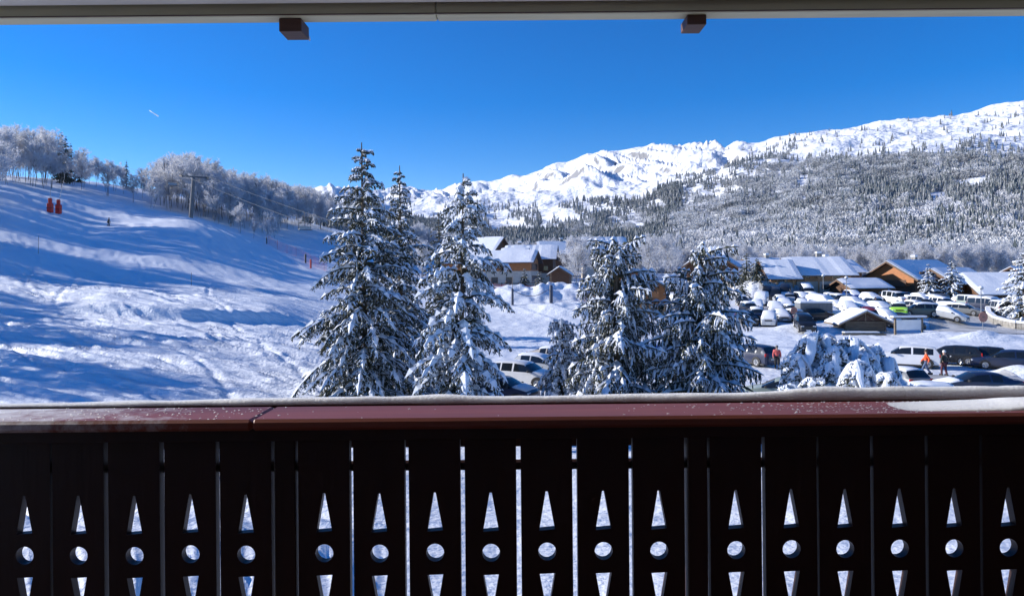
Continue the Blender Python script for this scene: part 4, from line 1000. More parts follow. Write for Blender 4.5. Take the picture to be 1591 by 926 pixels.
# near cars, below the balcony.  angle: heading of the bonnet, 0 = right, -90 = towards us
near = [
 ('suv', 'white', 812, 46.5, -28, 'clean white car facing right, frontmost of the three between the spruces', None),
 ('hatch', 'silver', 838, 52.0, -28, 'silver car with snow-free windows parked just behind the clean white car with black trim', 'thin'),
 ('saloon', 'beige', 862, 57.5, -28, 'pale beige car, rearmost of the three between the spruces', 'thin'),
 ('hatch', 'navy', 781, 41.5, -28, 'dark car half hidden by the boughs of the second snowy spruce', 'bonnet'),
 ('estate', 'blue', 1032, 57, -20, 'bright blue car seen between the two blunt-topped spruces', None),
 ('suv', 'navy', 1166, 57, 118, 'dark blue car with its back to us beside the right blunt-topped spruce', None),
 ('estate', 'palegreen', 1214, 41.0, 158, 'pale grey-green car with a clear windscreen between the right blunt-topped spruce and the snowy thicket', None),
 ('suv', 'white', 1408, 54.5, 150, 'white car with a black roof and its rear towards us beside the person in orange', None),
 ('estate', 'black', 1474, 55.5, 140, 'black car with a lit red tail light behind the person in dark clothes', None),
 ('hatch', 'black', 1520, 54.5, 155, 'black hatchback between the black estate and the dark navy car at the right', None),
 ('estate', 'navy', 1562, 53, 155, 'dark navy car, rightmost of the row behind the two walkers', None),
 ('hatch', 'grey', 1394, 44.5, 100, 'dark grey car with its back towards us right of the snowy thicket', 'thin'),
 ('saloon', 'navy', 1515, 41.5, 172, 'long dark car with a snowy bonnet just above the railing at the right', ('bonnet',)),
 ('hatch', 'white', 1425, 37.6, 170, 'snow-covered white car whose roof just shows above the railing', 'all'),
]
for kd, col, px, Y, an, lab, sn in near:
    p = ong(px, Y); vehicle(kd, col, p, D(an), lab, sn or '', True, group='cars parked below the balcony')
# car park: (kind, colour, px, py of the tyres, heading, snow, label)
lot = [
 ('suv', 'silver', 1195, 505, -112, 'thin', 'silver-white car with a dark windscreen at the front left corner of the car park'),
 ('suv', 'black', 1250, 512, -102, None, 'black snow-free car next to the round red sign at the car park front'),
 ('van', 'white', 1183, 474, -116, 'all', 'white van plastered with snow at the left end of the car park'),
 ('suv', 'white', 1205, 489, -104, 'all', 'thickly snow-covered car directly behind the silver-white front corner car'),
 ('hatch', 'white', 1219, 480, -102, 'all', 'domed snow-covered small car right of the thickly covered car'),
 ('hatch', 'silver', 1229, 491, -92, 'roof', 'small silver car with a snowy roof behind the round red sign'),
 ('hatch', 'white', 1246, 481, -112, 'all', 'snow-covered car left of the grey container'),
 ('van', 'white', 1277, 480, -67, 'all', 'rounded snow-covered van right behind the grey container'),
 ('saloon', 'white', 1299, 483, -82, 'all', 'snow-covered car just behind the ridge of the log hut'),
 ('suv', 'silver', 1326, 480, -77, 'all', 'long snow-covered car right of the hut ridge'),
 ('saloon', 'white', 1340, 487, -77, 'all', 'snow-covered car with a smooth bonnet right above the roof slope of the hut'),
 ('suv', 'white', 1368, 489, -82, 'all', 'big snow-covered car at the right foot of the hut roof, left of the lime-green one'),
 ('hatch', 'white', 1378, 503, -77, 'all', 'low snow-covered car at the right eave of the hut'),
 ('suv', 'lime', 1396, 491, -115, 'roof', 'lime-green car with a snowy roof in the middle of the car park'),
 ('suv', 'green', 1428, 492, 168, 'roof', 'grey-green vehicle with side windows right beside the lime-green car'),
 ('estate', 'navy', 1452, 492, -60, 'bonnet', 'dark blue car with a little snow right of the grey-green vehicle'),
 ('hatch', 'black', 1408, 508, -72, None, 'black car in the shade in front of the lime-green car'),
 ('van', 'white', 1392, 472, -82, 'bonnet', 'white van with a dark windscreen in the back rows below the orange chalet'),
 ('saloon', 'white', 1414, 474, -82, 'all', 'snow-covered car right of the white van with the dark windscreen'),
 ('suv', 'grey', 1433, 477, -67, 'thin', 'grey car below the left fir of the pair'),
 ('hatch', 'black', 1442, 481, -62, None, 'small black car in front of the grey car below the left fir'),
 ('suv', 'white', 1466, 480, -74, ('roof', 'bonnet'), 'white car with a dark windscreen below the right fir of the pair'),
 ('estate', 'white', 1482, 487, -60, 'all', 'long snow-covered car in front of the white car below the right fir'),
 ('estate', 'grey', 1499, 489, -57, 'roof', 'grey car with dark windows at the right end of its row by the road'),
 ('saloon', 'silver', 1470, 496, -50, 'all', 'flat snow-covered car at the front of the row by the road'),
 ('van', 'palegreen', 1515, 480, -62, 'thin', 'large pale van in front of the white roof at the right'),
 ('van', 'navy', 1533, 484, -62, 'roof', 'dark van right of the large pale van'),
 ('van', 'silver', 1552, 489, 75, 'thin', 'frosted van with its back to us at the end of the low wall'),
 ('van', 'black', 1310, 461, -92, 'roof', 'dark van with a snowy roof beside the low brown building'),
 ('van', 'grey', 1345, 462, 110, 'roof', 'grey van with its back to us against the low brown building'),
 ('suv', 'blue', 1325, 466, -92, 'thin', 'blue car behind the street lamp, in front of the low brown building'),
 ('hatch', 'white', 1353, 470, -82, 'all', 'snow-covered small car in front of the grey van at the back'),
 ('hatch', 'green', 1317, 472, -87, 'bonnet', 'grey-green car in front of the dark van with the snowy roof'),
 ('hatch', 'silver', 1290, 470, -97, 'roof', 'blue-grey car with a dark windscreen right of the dark snowy blue cars'),
 ('suv', 'navy', 1246, 470, -92, 'thin', 'dark blue car with a pale bonnet in the shade of the stone chalet'),
 ('estate', 'navy', 1262, 467, -87, 'thin', 'long dark blue car under a film of snow in front of the stone chalet'),
 ('suv', 'navy', 1272, 473, -82, 'thin', 'dark violet-blue car at the foot of the stone chalet, right of the dark blue ones'),
 ('van', 'navy', 1254, 461, -102, 'roof', 'dark van against the wall of the stone chalet'),
 ('hatch', 'silver', 1227, 470, -112, None, 'silver-grey car with a black windscreen behind the domed snow-covered car'),
 ('suv', 'black', 1205, 464, -112, None, 'black car behind the snow-plastered white van, right of it'),
 ('suv', 'black', 1220, 460, -112, 'bonnet', 'black car below the left corner of the stone chalet'),
 ('hatch', 'black', 1192, 461, -112, None, 'black car half buried by the bank behind the snow-plastered van'),
 ('suv', 'black', 1164, 488, -92, 'roof', 'black car with a snowy roof beside the right blunt-topped spruce, rear one of two'),
 ('suv', 'black', 1160, 504, -92, None, 'black car beside the right blunt-topped spruce, front one of two'),
 ('hatch', 'black', 1153, 474, -102, 'roof', 'small dark car peeping out right of the right blunt-topped spruce, farthest back'),
 ('suv', 'black', 1296, 460, -92, 'roof', 'black car left of the dark van with the snowy roof'),
 ('saloon', 'black', 1378, 466, -82, None, 'dark car tucked behind the white van with the dark windscreen'),
 ('hatch', 'navy', 1408, 468, -82, None, 'dark car at the wall of the brown chalet, right of the white van'),
 ('saloon', 'white', 1430, 470, -72, 'all', 'snow-buried car at the foot of the left fir of the pair'),
 ('saloon', 'white', 1453, 473, -72, 'all', 'snow-buried car between the feet of the two firs'),
 ('hatch', 'red', 1356, 499, -92, None, 'small dark car just right of the hut roof, behind the snow heap'),
 ('hatch', 'black', 1270, 497, 0, 'bonnet', 'small dark car with a snowy bonnet in front of the grey container'),
 ('hatch', 'silver', 1052, 473, -82, 'all', 'snow-covered car left behind the right blunt-topped spruce'),
 ('suv', 'black', 1033, 470, -82, 'roof', 'dark car with a snowy roof beside the orange-walled chalet behind the spruces'),
 ('suv', 'navy', 1065, 480, -82, 'roof', 'dark car seen through the boughs of the right blunt-topped spruce'),
 ('suv', 'navy', 1176, 499, -105, 'roof', 'dark blue car with a snowy roof left of the silver-white front corner car'),
 ('hatch', 'white', 1176, 483, -110, 'all', 'snow-covered small car left of the thickly covered one, beside the dark cars'),
 ('saloon', 'grey', 1214, 498, -100, 'thin', 'grey car under a film of snow right of the silver-white front corner car'),
 ('hatch', 'silver', 1238, 500, -70, 'roof', 'silver hatchback with a snowy roof just left of the round red sign'),
 ('saloon', 'white', 1290, 494, -95, 'all', 'snow-covered car between the grey container and the log hut'),
 ('suv', 'white', 1318, 488, -100, 'all', 'tall snow-covered car directly above the hut ridge'),
 ('hatch', 'grey', 1424, 484, -70, 'roof', 'grey hatchback with a snowy roof behind the lime-green car'),
 ('hatch', 'white', 1372, 461, -80, 'all', 'snow-covered car against the orange chalet, behind the white van'),
 ('suv', 'grey', 1452, 466, -75, 'roof', 'grey car with a snowy roof deep between the two firs'),
 ('hatch', 'white', 1500, 477, -65, 'all', 'small snow-covered car right of the fir pair, left of the large pale van'),
 ('saloon', 'black', 1443, 489, -55, 'thin', 'dark car under a film of snow behind the grey-green vehicle'),
 ('hatch', 'navy', 1361, 478, -80, 'roof', 'dark blue car with a snowy roof above the right slope of the hut'),
 ('suv', 'black', 1304, 474, -90, 'roof', 'black car with a snowy roof left of the street lamp'),
 ('hatch', 'white', 1264, 480, -100, 'all', 'snow-covered hatchback squeezed behind the grey container'),
 ('saloon', 'silver', 1212, 472, -100, 'thin', 'silver car with a thin film of snow behind the thickly covered cars'),
 ('suv', 'black', 1540, 478, -72, 'thin', 'dark vehicle behind the frosted van near the right edge'),
]
for kd, col, px, py, an, sn, lab in lot:
    p = on(px, py, 60, 200); vehicle(kd, col, p, D(an), lab, sn or '', detail=p.y < 112)
# container in the car park
p = on(1264, 496, 60, 200); t = thing('container', 'grey flat-topped container with a snowy lid in the middle of the car park', 'container', p, rad(-4))
mb = MB(); mb.box(-2.0, 2.0, -1.1, 1.1, 0.1, 2.1); mb.build('body', CP['grey'], t, bevel=.03)
for k in range(9): MB().box(-1.93 + k * .46, -1.78 + k * .46, -1.14, -1.09, .2, 2.0).build('rib', CP['grey'], t)
MB().box(-2.05, 2.05, -1.15, 1.15, 2.103, 2.32).build('snow', M['snow'], t, bevel=.07)
# ------------------------------------------------------------------ buildings
M['timber'] = mat('brown_timber', (0.10, 0.045, 0.02), 0.7, 0.3, 3, 0.01, 6, stretch=(1, 1, 4))
M['orange'] = mat('orange_timber', (0.42, 0.16, 0.05), 0.6, 0.22, 2, 0.01, 6, stretch=(1, 1, 5))
M['larch'] = mat('larch_timber', (0.46, 0.25, 0.12), 0.6, 0.25, 2.5, 0.01, 6, stretch=(1, 1, 5))
M['plaster'] = mat('beige_render', (0.56, 0.50, 0.42), 0.8, 0.1, 1.5, 0.01, 8)
M['stone'] = mat('grey_stone', (0.26, 0.245, 0.22), 0.85, 0.35, 2.5, 0.04, 4)
M['oldwood'] = mat('weathered_wood', (0.20, 0.155, 0.11), 0.8, 0.35, 5, 0.02, 10, stretch=(.3, .3, 4))
M['rooftile'] = mat('slate_roof', (0.09, 0.08, 0.075), 0.7, 0.3, 5)
M['pane'] = mat('window_pane', (0.03, 0.035, 0.045), 0.08, 0.2, 1, spec=0.8)
M['frame'] = mat('window_frame', (0.16, 0.08, 0.04), 0.6, 0.2, 5)
def chalet(label, p, rz, L, Wd, he, hr, up='timber', low='plaster', split=0.45, over=0.9, sn=0.32, wins=(), balc=(), chim=(), name='chalet', group=None, catg='chalet', lines=0, struts=0, gable=None):
    t = thing(name, label, catg, p, rz, group); l, w2 = L / 2, Wd / 2; zs = he * split
    MB().box(-l - .05, l + .05, -w2 - .05, w2 + .05, -1.8, zs).build('lower_wall', M[low], t)
    MB().box(-l, l, -w2, w2, zs, he).build('wall', M[up], t)
    s = (hr - he) / w2
    for sg in (-1, 1):
        xx0, xx1 = (sg * l - .12, sg * l) if sg > 0 else (sg * l, sg * l + .12)
        mb = MB(); mb.add([(xx0, -w2, he + .002), (xx0, w2, he + .002), (xx0, 0, hr - .02), (xx1, -w2, he + .002), (xx1, w2, he + .002), (xx1, 0, hr - .02)], [(0, 1, 2), (5, 4, 3), (0, 3, 4, 1), (1, 4, 5, 2), (2, 5, 3, 0)]); mb.build('gable', M[gable or up], t)
    lo = l + over; wo = w2 + over
    g = np.random.RandomState(int(abs(p[0] * 7)) + 3)
    for sg in (-1, 1):
        zf_ = lambda y: hr - s * abs(y)
        mb = MB(); y1 = sg * wo; mb.add([(-lo, 0, hr), (lo, 0, hr), (lo, y1, zf_(y1)), (-lo, y1, zf_(y1)), (-lo, 0, hr + .16), (lo, 0, hr + .16), (lo, y1, zf_(y1) + .16), (-lo, y1, zf_(y1) + .16)], [(0, 1, 2, 3), (7, 6, 5, 4), (0, 4, 5, 1), (1, 5, 6, 2), (2, 6, 7, 3), (3, 7, 4, 0)])
        rf = mb.build('roof', M['rooftile'], t)
        nx = max(8, int(L * 1.6)); ny = 8; xs = np.linspace(-lo + .08, lo - .08, nx); ts = np.linspace(0, 1, ny); X, TT = np.meshgrid(xs, ts, indexing='ij')
        Yq = sg * (TT * (wo + .04)); edge = np.minimum(1, np.minimum((lo - np.abs(X)) / .35, 1)) * np.clip((1 - TT) * 6, 0.45, 1)
        th = sn * (0.75 + .5 * fbm(X / 2.5 + p[0], Yq / 2. + p[1], 3)) * edge
        if lines: th = th * (1 - .35 * (np.sin(X * 2 * math.pi / lines) > .55))
        Z = hr - s * np.abs(Yq) + .165; V = np.concatenate([np.stack([X, Yq, Z + th], -1).reshape(-1, 3), np.stack([X, Yq, Z], -1).reshape(-1, 3)])
        n = nx * ny; i, j = np.meshgrid(np.arange(nx - 1), np.arange(ny - 1), indexing='ij'); a = (i * ny + j).ravel(); q = np.stack([a, a + ny, a + ny + 1, a + 1], -1)
        b1 = np.arange(ny - 1); e0 = np.stack([b1, b1 + 1, b1 + 1 + n, b1 + n], -1); e1 = e0 + (nx - 1) * ny; b2 = np.arange(nx - 1) * ny + ny - 1; e2 = np.stack([b2, b2 + ny, b2 + ny + n, b2 + n], -1)
        ob('snow', mesh_np('snow', V, [q, q[:, ::-1] + n, e0, e1, e2], M['snow'], False), rf)
    # barge boards
    for sx in (-1, 1):
        for sg in (-1, 1):
            x0 = sx * lo; mb = MB(); mb.add([(x0 - .04, 0, hr - .20), (x0 + .04, 0, hr - .20), (x0 + .04, sg * wo, hr - s * wo - .20), (x0 - .04, sg * wo, hr - s * wo - .20), (x0 - .04, 0, hr - .005), (x0 + .04, 0, hr - .005), (x0 + .04, sg * wo, hr - s * wo - .005), (x0 - .04, sg * wo, hr - s * wo - .005)], [(0, 1, 2, 3), (7, 6, 5, 4), (0, 4, 5, 1), (1, 5, 6, 2), (2, 6, 7, 3), (3, 7, 4, 0)]); mb.build('barge_board', M['frame'], t)
    def face(fc, u, d):
        return {'S': (u, -w2 - d), 'N': (u, w2 + d), 'W': (-l - d, -u), 'E': (l + d, u)}[fc]
    for fc, u, z, ww, hh in wins:
        ax_ = fc in 'SN'; c = face(fc, u, .05 if z < zs else 0)
        def bx(e, d, zz0, zz1, m_, nm, par):
            mb = MB()
            if ax_: mb.box(c[0] - e, c[0] + e, c[1] - d, c[1] + d, zz0, zz1)
            else: mb.box(c[0] - d, c[0] + d, c[1] - e, c[1] + e, zz0, zz1)
            return mb.build(nm, m_, par)
        w_ = bx(ww / 2, .06, z, z + hh, M['frame'], 'window', t); bx(ww / 2 - .09, .08, z + .09, z + hh - .09, M['pane'], 'pane', w_)
    for fc, u0, u1, z in balc:
        bt = MB(); br = MB()
        y0, y1 = -w2 - 1.2, -w2 - .003
        if fc == 'S':
            b_ = bt.box(u0, u1, y0, y1, z - .15, z).build('balcony', M['frame'], t); MB().box(u0, u1, y0 - .06, y0, z, z + .95).build('railing', M[up], b_)
            MB().box(u0, u1, y0 - .10, y0 + .05, z + .96, z + 1.1).build('snow', M['snow'], b_)
        else:
            sx = -1 if fc == 'W' else 1; xa, xb = sorted((sx * (l + 1.2), sx * (l + .003)))
            b_ = bt.box(xa, xb, u0, u1, z - .15, z).build('balcony', M['frame'], t); xe = sx * (l + 1.2)
            MB().box(xe - .03, xe + .03, u0, u1, z, z + .95).build('railing', M[up], b_)
    for cx_, cy_ in chim:
        zt = hr - s * abs(cy_); k_ = MB().box(cx_ - .4, cx_ + .4, cy_ - .4, cy_ + .4, zt - .3, hr + 1.0).build('chimney', M['stone'], t)
        MB().box(cx_ - .5, cx_ + .5, cy_ - .5, cy_ + .5, hr + 1.003, hr + 1.35).build('snow', M['snow'], k_, bevel=.1)
    for k in range(struts):
        x = -l + L * (k + .5) / struts; MB().box(x - .11, x + .11, -w2 - over * .8, -w2 - over * .8 + .22, 0, hr - s * (w2 + over * .8) - .05).build('post', M['larch'], t)
    return t
def place(px, Y, zrow=None):
    p = ong(px, Y); return p
def hz(py, px, Y, p): return at(px, py, Y).z - p.z
def row(n, u0, u1, fc, z, w_, h): return [(fc, u0 + (u1 - u0) * k / max(1, n - 1), z, w_, h) for k in range(n)]
# centre-left group
p = place(762, 165); he = hz(406, 780, 161, p); hr = hz(392, 780, 165, p)
chalet('long low chalet with an orange timber band and glazed gable end', p, rad(-14), 21, 8.5, he, hr, 'orange', 'plaster', .58, 1.0, .4,
       wins=row(6, -8, 9, 'S', 0.5, 1.5, 1.3) + [('E', -2.6 + 1.3 * k, he * .62, 1.1, 1.5) for k in range(5)] + [('E', -2.6 + 1.3 * k, .4, 1.1, 1.7) for k in range(5)], struts=0, gable='larch')
p = place(752, 190); chalet('dark gabled chalet behind the long low one, its snowy roof sloping left', p, rad(-30), 11, 8, hz(388, 760, 186, p), hz(371, 760, 190, p), 'timber', 'timber', .4, .9, .35, wins=[('E', 0, 6, 1.2, 1.2)])
p = place(826, 178); chalet('chalet with a broad snow roof behind the glazed gable, right of the dark gabled one', p, rad(-8), 11.5, 9, hz(400, 826, 174, p), hz(383, 826, 178, p), 'timber', 'plaster', .4, 1.0, .35, wins=row(4, -4, 4, 'S', 3.2, 1.2, 1.2), chim=[(-3, .5)], lines=1.4)
p = place(862, 205); chalet('small snow-roofed house above the brown cabin at the back of the village centre', p, rad(5), 9, 8, hz(392, 862, 201, p), hz(377, 862, 205, p), 'timber', 'plaster', .5, .9, .35, chim=[(2, .2)])
p = place(801, 172); chalet('low flat-pitched snow roof tucked between the long chalet and the dark gable', p, rad(-10), 6, 5, hz(394, 801, 170, p), hz(387, 801, 172, p), 'timber', 'timber', .4, .5, .25)
p = place(871, 140); chalet('little brown timber cabin with a snowy gable roof facing us, left of the blunt-topped spruces', p, rad(80), 4.6, 3.9, hz(426, 871, 138, p), hz(416, 871, 138, p), 'timber', 'timber', .5, .55, .28, name='cabin', catg='cabin', wins=[('W', -.8, 1.0, 1.0, .8), ('W', .9, .2, .8, 1.7)])
p = place(938, 232); chalet('distant chalet whose snowy roof shows behind the top of the left blunt-topped spruce', p, rad(4), 13, 10, hz(390, 938, 228, p), hz(370, 938, 232, p), 'timber', 'plaster', .5, 1.0, .4, lines=2)
p = place(982, 103); chalet('orange timber chalet hidden behind the left blunt-topped spruce, blue-shaded roof slope to the right', p, rad(82), 8, 9, hz(446, 1000, 101, p), hz(420, 985, 101, p), 'orange', 'larch', .3, 1.2, .32, wins=[('W', -2.5, 1.2, 1.3, 1.2), ('W', 2, 1.2, 1.3, 1.2), ('W', 0, .2, 1.2, 1.9)], balc=[('W', -3.5, 3.5, 2.0)])
p = place(1108, 138); chalet('dark chalet behind the top of the right blunt-topped spruce, its roof slope in blue shade', p, rad(66), 9, 8.5, hz(411, 1130, 135, p), hz(388, 1110, 135, p), 'timber', 'plaster', .45, 1.1, .35, wins=[('W', -2, 3.6, 1.2, 1.2), ('W', 1.5, 3.6, 1.2, 1.2), ('S', -2, 3.2, 1.2, 1.2)])
p = place(1156, 150); chalet('low snow-roofed chalet behind the young firs, between the dark chalet and the stone one', p, rad(8), 9, 7.5, hz(424, 1156, 147, p), hz(408, 1156, 150, p), 'timber', 'stone', .5, .9, .35, wins=row(2, -2, 2, 'S', 2.2, 1.2, 1.1))
p = place(1185, 165); chalet('snow-roofed chalet peeping over the stone chalet, above the young firs', p, rad(14), 9, 8, hz(414, 1185, 161, p), hz(403, 1185, 165, p), 'timber', 'plaster', .5, .9, .35, chim=[(1, 0)])
# stone chalet group at the back of the car park
p = place(1262, 135); he = hz(425, 1262, 130, p); hr = hz(402, 1262, 136, p)
chalet('big stone and timber chalet with a broad snow roof behind the car park', p, rad(-4), 9.6, 12.0, he, hr, 'larch', 'plaster', .62, 1.1, .30, lines=.75, struts=4,
       wins=[('S', -3.2, 2.9, 1.5, 1.0), ('S', -.6, 2.9, 1.5, 1.0), ('S', 2.2, 2.9, 1.5, 1.0), ('S', -2.8, .9, 1.2, .9), ('S', .2, .9, 1.2, .9)], chim=[(1.5, 1.0)])
p = place(1205, 131); p.z = -3.9; chalet('left wing of the stone chalet with open timber posts and its own small snow roof', p, rad(-4), 4.2, 10, hz(430, 1205, 128, p), hz(406, 1205, 131, p), 'larch', 'stone', .5, 1.0, .28, lines=.75, struts=3, wins=[('W', -1.5, 2.6, 1, 1.1), ('W', 1.5, 2.6, 1, 1.1), ('S', 0, 2.5, 1.2, 1.1)])
p = place(1290, 145); chalet('brown chalet wing behind the stone chalet, half its snow roof showing to the right', p, rad(10), 8.5, 8, hz(421, 1290, 141, p), hz(406, 1290, 145, p), 'timber', 'timber', .5, 1.0, .3, wins=[('S', 3, 3.1, 1.4, 1.1), ('E', 0, 3, 1.2, 1.2)], chim=[(-1, 0)])
p = place(1334, 124); chalet('low dark brown building with a blue-shaded snow roof left of the orange chalet', p, rad(12), 7.2, 5.6, hz(446, 1334, 122, p), hz(435, 1334, 124, p), 'timber', 'timber', .5, .8, .28, name='low_building', catg='building')
p = place(1420, 137); he = hz(430, 1400, 131, p); hr = hz(407, 1400, 135, p)
chalet('long brown chalet with an orange gable wall and layered snow roof at the right', p, rad(30), 15.5, 9.5, he, hr, 'timber', 'timber', .5, 1.2, .38, gable='orange', chim=[(1.5, .8)],
       wins=[('S', -5.5, 3.0, 1.5, 1.0), ('S', -2.5, 3.0, 1.5, 1.0), ('S', 1, 3.0, 1.5, 1.0), ('S', -5.5, .8, 1.5, 1.0), ('S', -2, .8, 1.5, 1.0), ('S', 4, 3, 1.4, 1.1)], balc=[('W', -3.8, 3.8, he * .5), ('S', -2, 6, he * .5)])
o = [c for c in bpy.data.objects if c.name.startswith('wall') and c.parent and c.parent.get('label', '').startswith('long brown chalet')]
par = o[0].parent
MB().box(-7.9, -7.76, -4.6, 4.6, he * .5 + .01, he).build('gable_cladding', M['orange'], par)
p = place(1478, 133); chalet('lower right wing of the long brown chalet, stepped snow roofs above the pair of firs', p, rad(22), 9, 8, hz(438, 1478, 129, p), hz(419, 1478, 133, p), 'timber', 'timber', .5, 1.0, .35, wins=row(3, -3, 3, 'S', 1.2, 1.2, 1.1))
p = place(1541, 130); chalet('low house with a large bright white snow roof near the right edge', p, rad(-6), 10.5, 13, hz(456, 1541, 124, p), hz(427, 1541, 131, p), 'timber', 'timber', .4, .7, .5)
p = place(1580, 142); chalet('dark gabled roof behind the bright white snow roof at the right edge', p, rad(40), 7, 6, hz(430, 1575, 139, p), hz(416, 1575, 142, p), 'timber', 'timber', .4, .8, .3, chim=[(0, .2)])
# log hut
p = ong(1334, 80.5); hr = hz(486, 1336, 78, p) + .05; he = hz(501, 1334, 78.5, p) + .12
t = thing('log_hut', 'small weathered log hut with a snowy gable roof standing in front of the car park', 'hut', p, rad(82))
w2 = 2.05; l = 2.0; s = (hr - he) / w2; nb = 7
for k in range(nb):
    z0 = -.25 + (he + .25) * k / nb; z1 = z0 + (he + .25) / nb - .03
    for x0, x1, y0, y1 in ((-l - .04, -l + .1, -w2 - .15, w2 + .15), (l - .1, l + .04, -w2 - .15, w2 + .15), (-l - .15, l + .15, -w2 - .04, -w2 + .1), (-l - .15, l + .15, w2 - .1, w2 + .04)):
        MB().box(x0, x1, y0, y1, z0 + (.02 if abs(y1 - y0) > 1 else 0), z1 + (.02 if abs(y1 - y0) > 1 else 0)).build('log', M['oldwood'], t, bevel=.02)
MB().box(-l + .12, l - .12, -w2 + .12, w2 - .12, -.2, he - .05).build('inner_wall', M['darkwood'], t)
for x in (-l, l):
    mb = MB(); mb.add([(x - .05, -w2, he + .05), (x - .05, w2, he + .05), (x - .05, 0, hr - .05), (x + .05, -w2, he + .05), (x + .05, w2, he + .05), (x + .05, 0, hr - .05)], [(0, 1, 2), (5, 4, 3), (0, 3, 4, 1), (1, 4, 5, 2), (2, 5, 3, 0)]); mb.build('gable', M['darkwood'], t)
    MB().box(x - .12, x - .053 if x < 0 else x + .12, -.06, .06, he, hr - .08).build('king_post', M['oldwood'], t)
    for sg in (-1, 1): MB().bar((x - .1, sg * .9, he + .08), (x - .1, sg * .15, hr - .4), .05, 4).build('brace', M['oldwood'], t)
wo = w2 + 1.0; lo = l + .75
for sg in (-1, 1):
    zf_ = lambda y: hr - s * abs(y)
    for z0, z1, e, nm, mt in ((0, .12, 0, 'roof', 'oldwood'), (.125, .36, .06, 'snow', 'snow')):
        mb = MB(); y1 = sg * (wo - e); mb.add([(-lo + e, 0, hr + z0), (lo - e, 0, hr + z0), (lo - e, y1, zf_(y1) + z0), (-lo + e, y1, zf_(y1) + z0), (-lo + e, 0, hr + z1), (lo - e, 0, hr + z1), (lo - e, y1, zf_(y1) + z1 * (1 if nm == 'roof' else .9)), (-lo + e, y1, zf_(y1) + z1 * (1 if nm == 'roof' else .9))], [(0, 1, 2, 3), (7, 6, 5, 4), (0, 4, 5, 1), (1, 5, 6, 2), (2, 6, 7, 3), (3, 7, 4, 0)])
        mb.build(nm, M[mt], t, bevel=.01 if nm == 'roof' else .05)
p = ong(1340, 76.5); t = thing('plank_stack', 'low stack of snow-dusted planks lying in front of the log hut', 'planks', p, rad(-5))
for k in range(4): MB().box(-2.3 + .1 * k, 2.2 - .15 * k, -.5 + .25 * k, -.3 + .25 * k, -.1, .16 + .05 * (k % 2)).build('plank', M['oldwood'], t)
MB().box(-2.1, 1.6, -.45, .4, .22, .34).build('snow', M['snow'], t, bevel=.05)
# notice board
p = ong(1411, 76.5); t = thing('notice_board', 'blank-faced notice board on two posts with a snowy little roof right of the log hut', 'sign board', p, rad(3))
for x in (-1.5, 1.5): MB().box(x - .09, x + .09, -.09, .09, -.3, 1.72).build('post', M['oldwood'], t)
MB().box(-1.4, 1.4, -.04, .04, .45, 1.55).build('panel', CP['white'], t); t.children[-1]['label'] = 'pale panel seen from behind'
MB().box(-1.95, 1.95, -.35, .35, 1.73, 1.80).build('roof', M['oldwood'], t); MB().box(-1.9, 1.9, -.33, .33, 1.803, 2.0).build('snow', M['snow'], t, bevel=.05)

# ------------------------------------------------------------------ street furniture
def lamp_post(px, Y, h, label, rz=0):
    p = ong(px, Y); t = thing('street_lamp', label, 'street lamp', p, rz)
    MB().bar((0, 0, -.3), (0, 0, h), .07, 8, .05).build('post', M['metal'], t)
    MB().lathe([(.05, h), (.28, h + .08), (.26, h + .16), (.06, h + .3)], n=10).build('lamp_head', M['metal'], t)
    MB().lathe([(.28, h + .165), (.25, h + .30), (.10, h + .42)], n=10).build('snow', M['snow'], t, smooth=True)
lamp_post(1315, 106, 4.3, 'street lamp with a snow-capped head standing among the cars behind the log hut')
lamp_post(1279, 122, 3.8, 'street lamp in front of the right corner of the stone chalet')
lamp_post(1524, 86, 4.1, 'street lamp by the road at the right, round sign on its post below')
def round_sign(px, Y, h, r, label):
    p = ong(px, Y); t = thing('road_sign', label, 'road sign', p, rad(12))
    MB().bar((0, .04, -.3), (0, .04, h + r), .035, 6).build('post', M['metal'], t); MB().bar((0, -.03, h), (0, 0, h), r, 20).build('disc', mat('faded_sign', (.42, .17, .12), .5, .2, 6), t)
    MB().box(-.14, .14, -.05, -.031, h - .05, h + .05).build('bar', M['oldwood'], t)
round_sign(1527, 74, 1.9, .55, 'round reddish sign on a post in the snow beside the road at the right')
round_sign(1233, 87, 1.6, .45, 'round reddish sign on a post in front of the black snow-free car')
# low curved wall
def wall_arc(label):
    pts = [(1534, 96), (1536, 91), (1545, 86), (1560, 83), (1580, 80.5), (1610, 79), (1650, 78)]; P = [ong(a, b) for a, b in pts]; t = thing('garden_wall', label, 'wall', P[0])
    P = [q - P[0] for q in P]; Q = []
    for a, b in zip(P[:-1], P[1:]):
        for k in range(4): Q.append(a.lerp(b, k / 4))
    Q.append(P[-1]); n = 0
    for a, b in zip(Q[:-1], Q[1:]):
        d = (b - a).normalized(); nn = Vector((-d.y, d.x, 0)) * .25
        for z0, z1, nm, mt, k in ((-.5, .75, 'stone_block', 'stone', 1), (.753, 1.0, 'snow', 'snow', 1.15)):
            mb = MB(); e = d * .01; v = [a - nn * k + e, b - nn * k - e * (1 if nm != 'snow' else -1), b + nn * k - e * (1 if nm != 'snow' else -1), a + nn * k + e]; mb.add([(q.x, q.y, q.z + z0) for q in v] + [(q.x, q.y, q.z + z1) for q in v], [(3, 2, 1, 0), (4, 5, 6, 7), (0, 1, 5, 4), (1, 2, 6, 5), (2, 3, 7, 6), (3, 0, 4, 7)]); mb.build(nm, M[mt], t, bevel=.02)
wall_arc('low curved stone wall topped with snow at the right edge of the road')
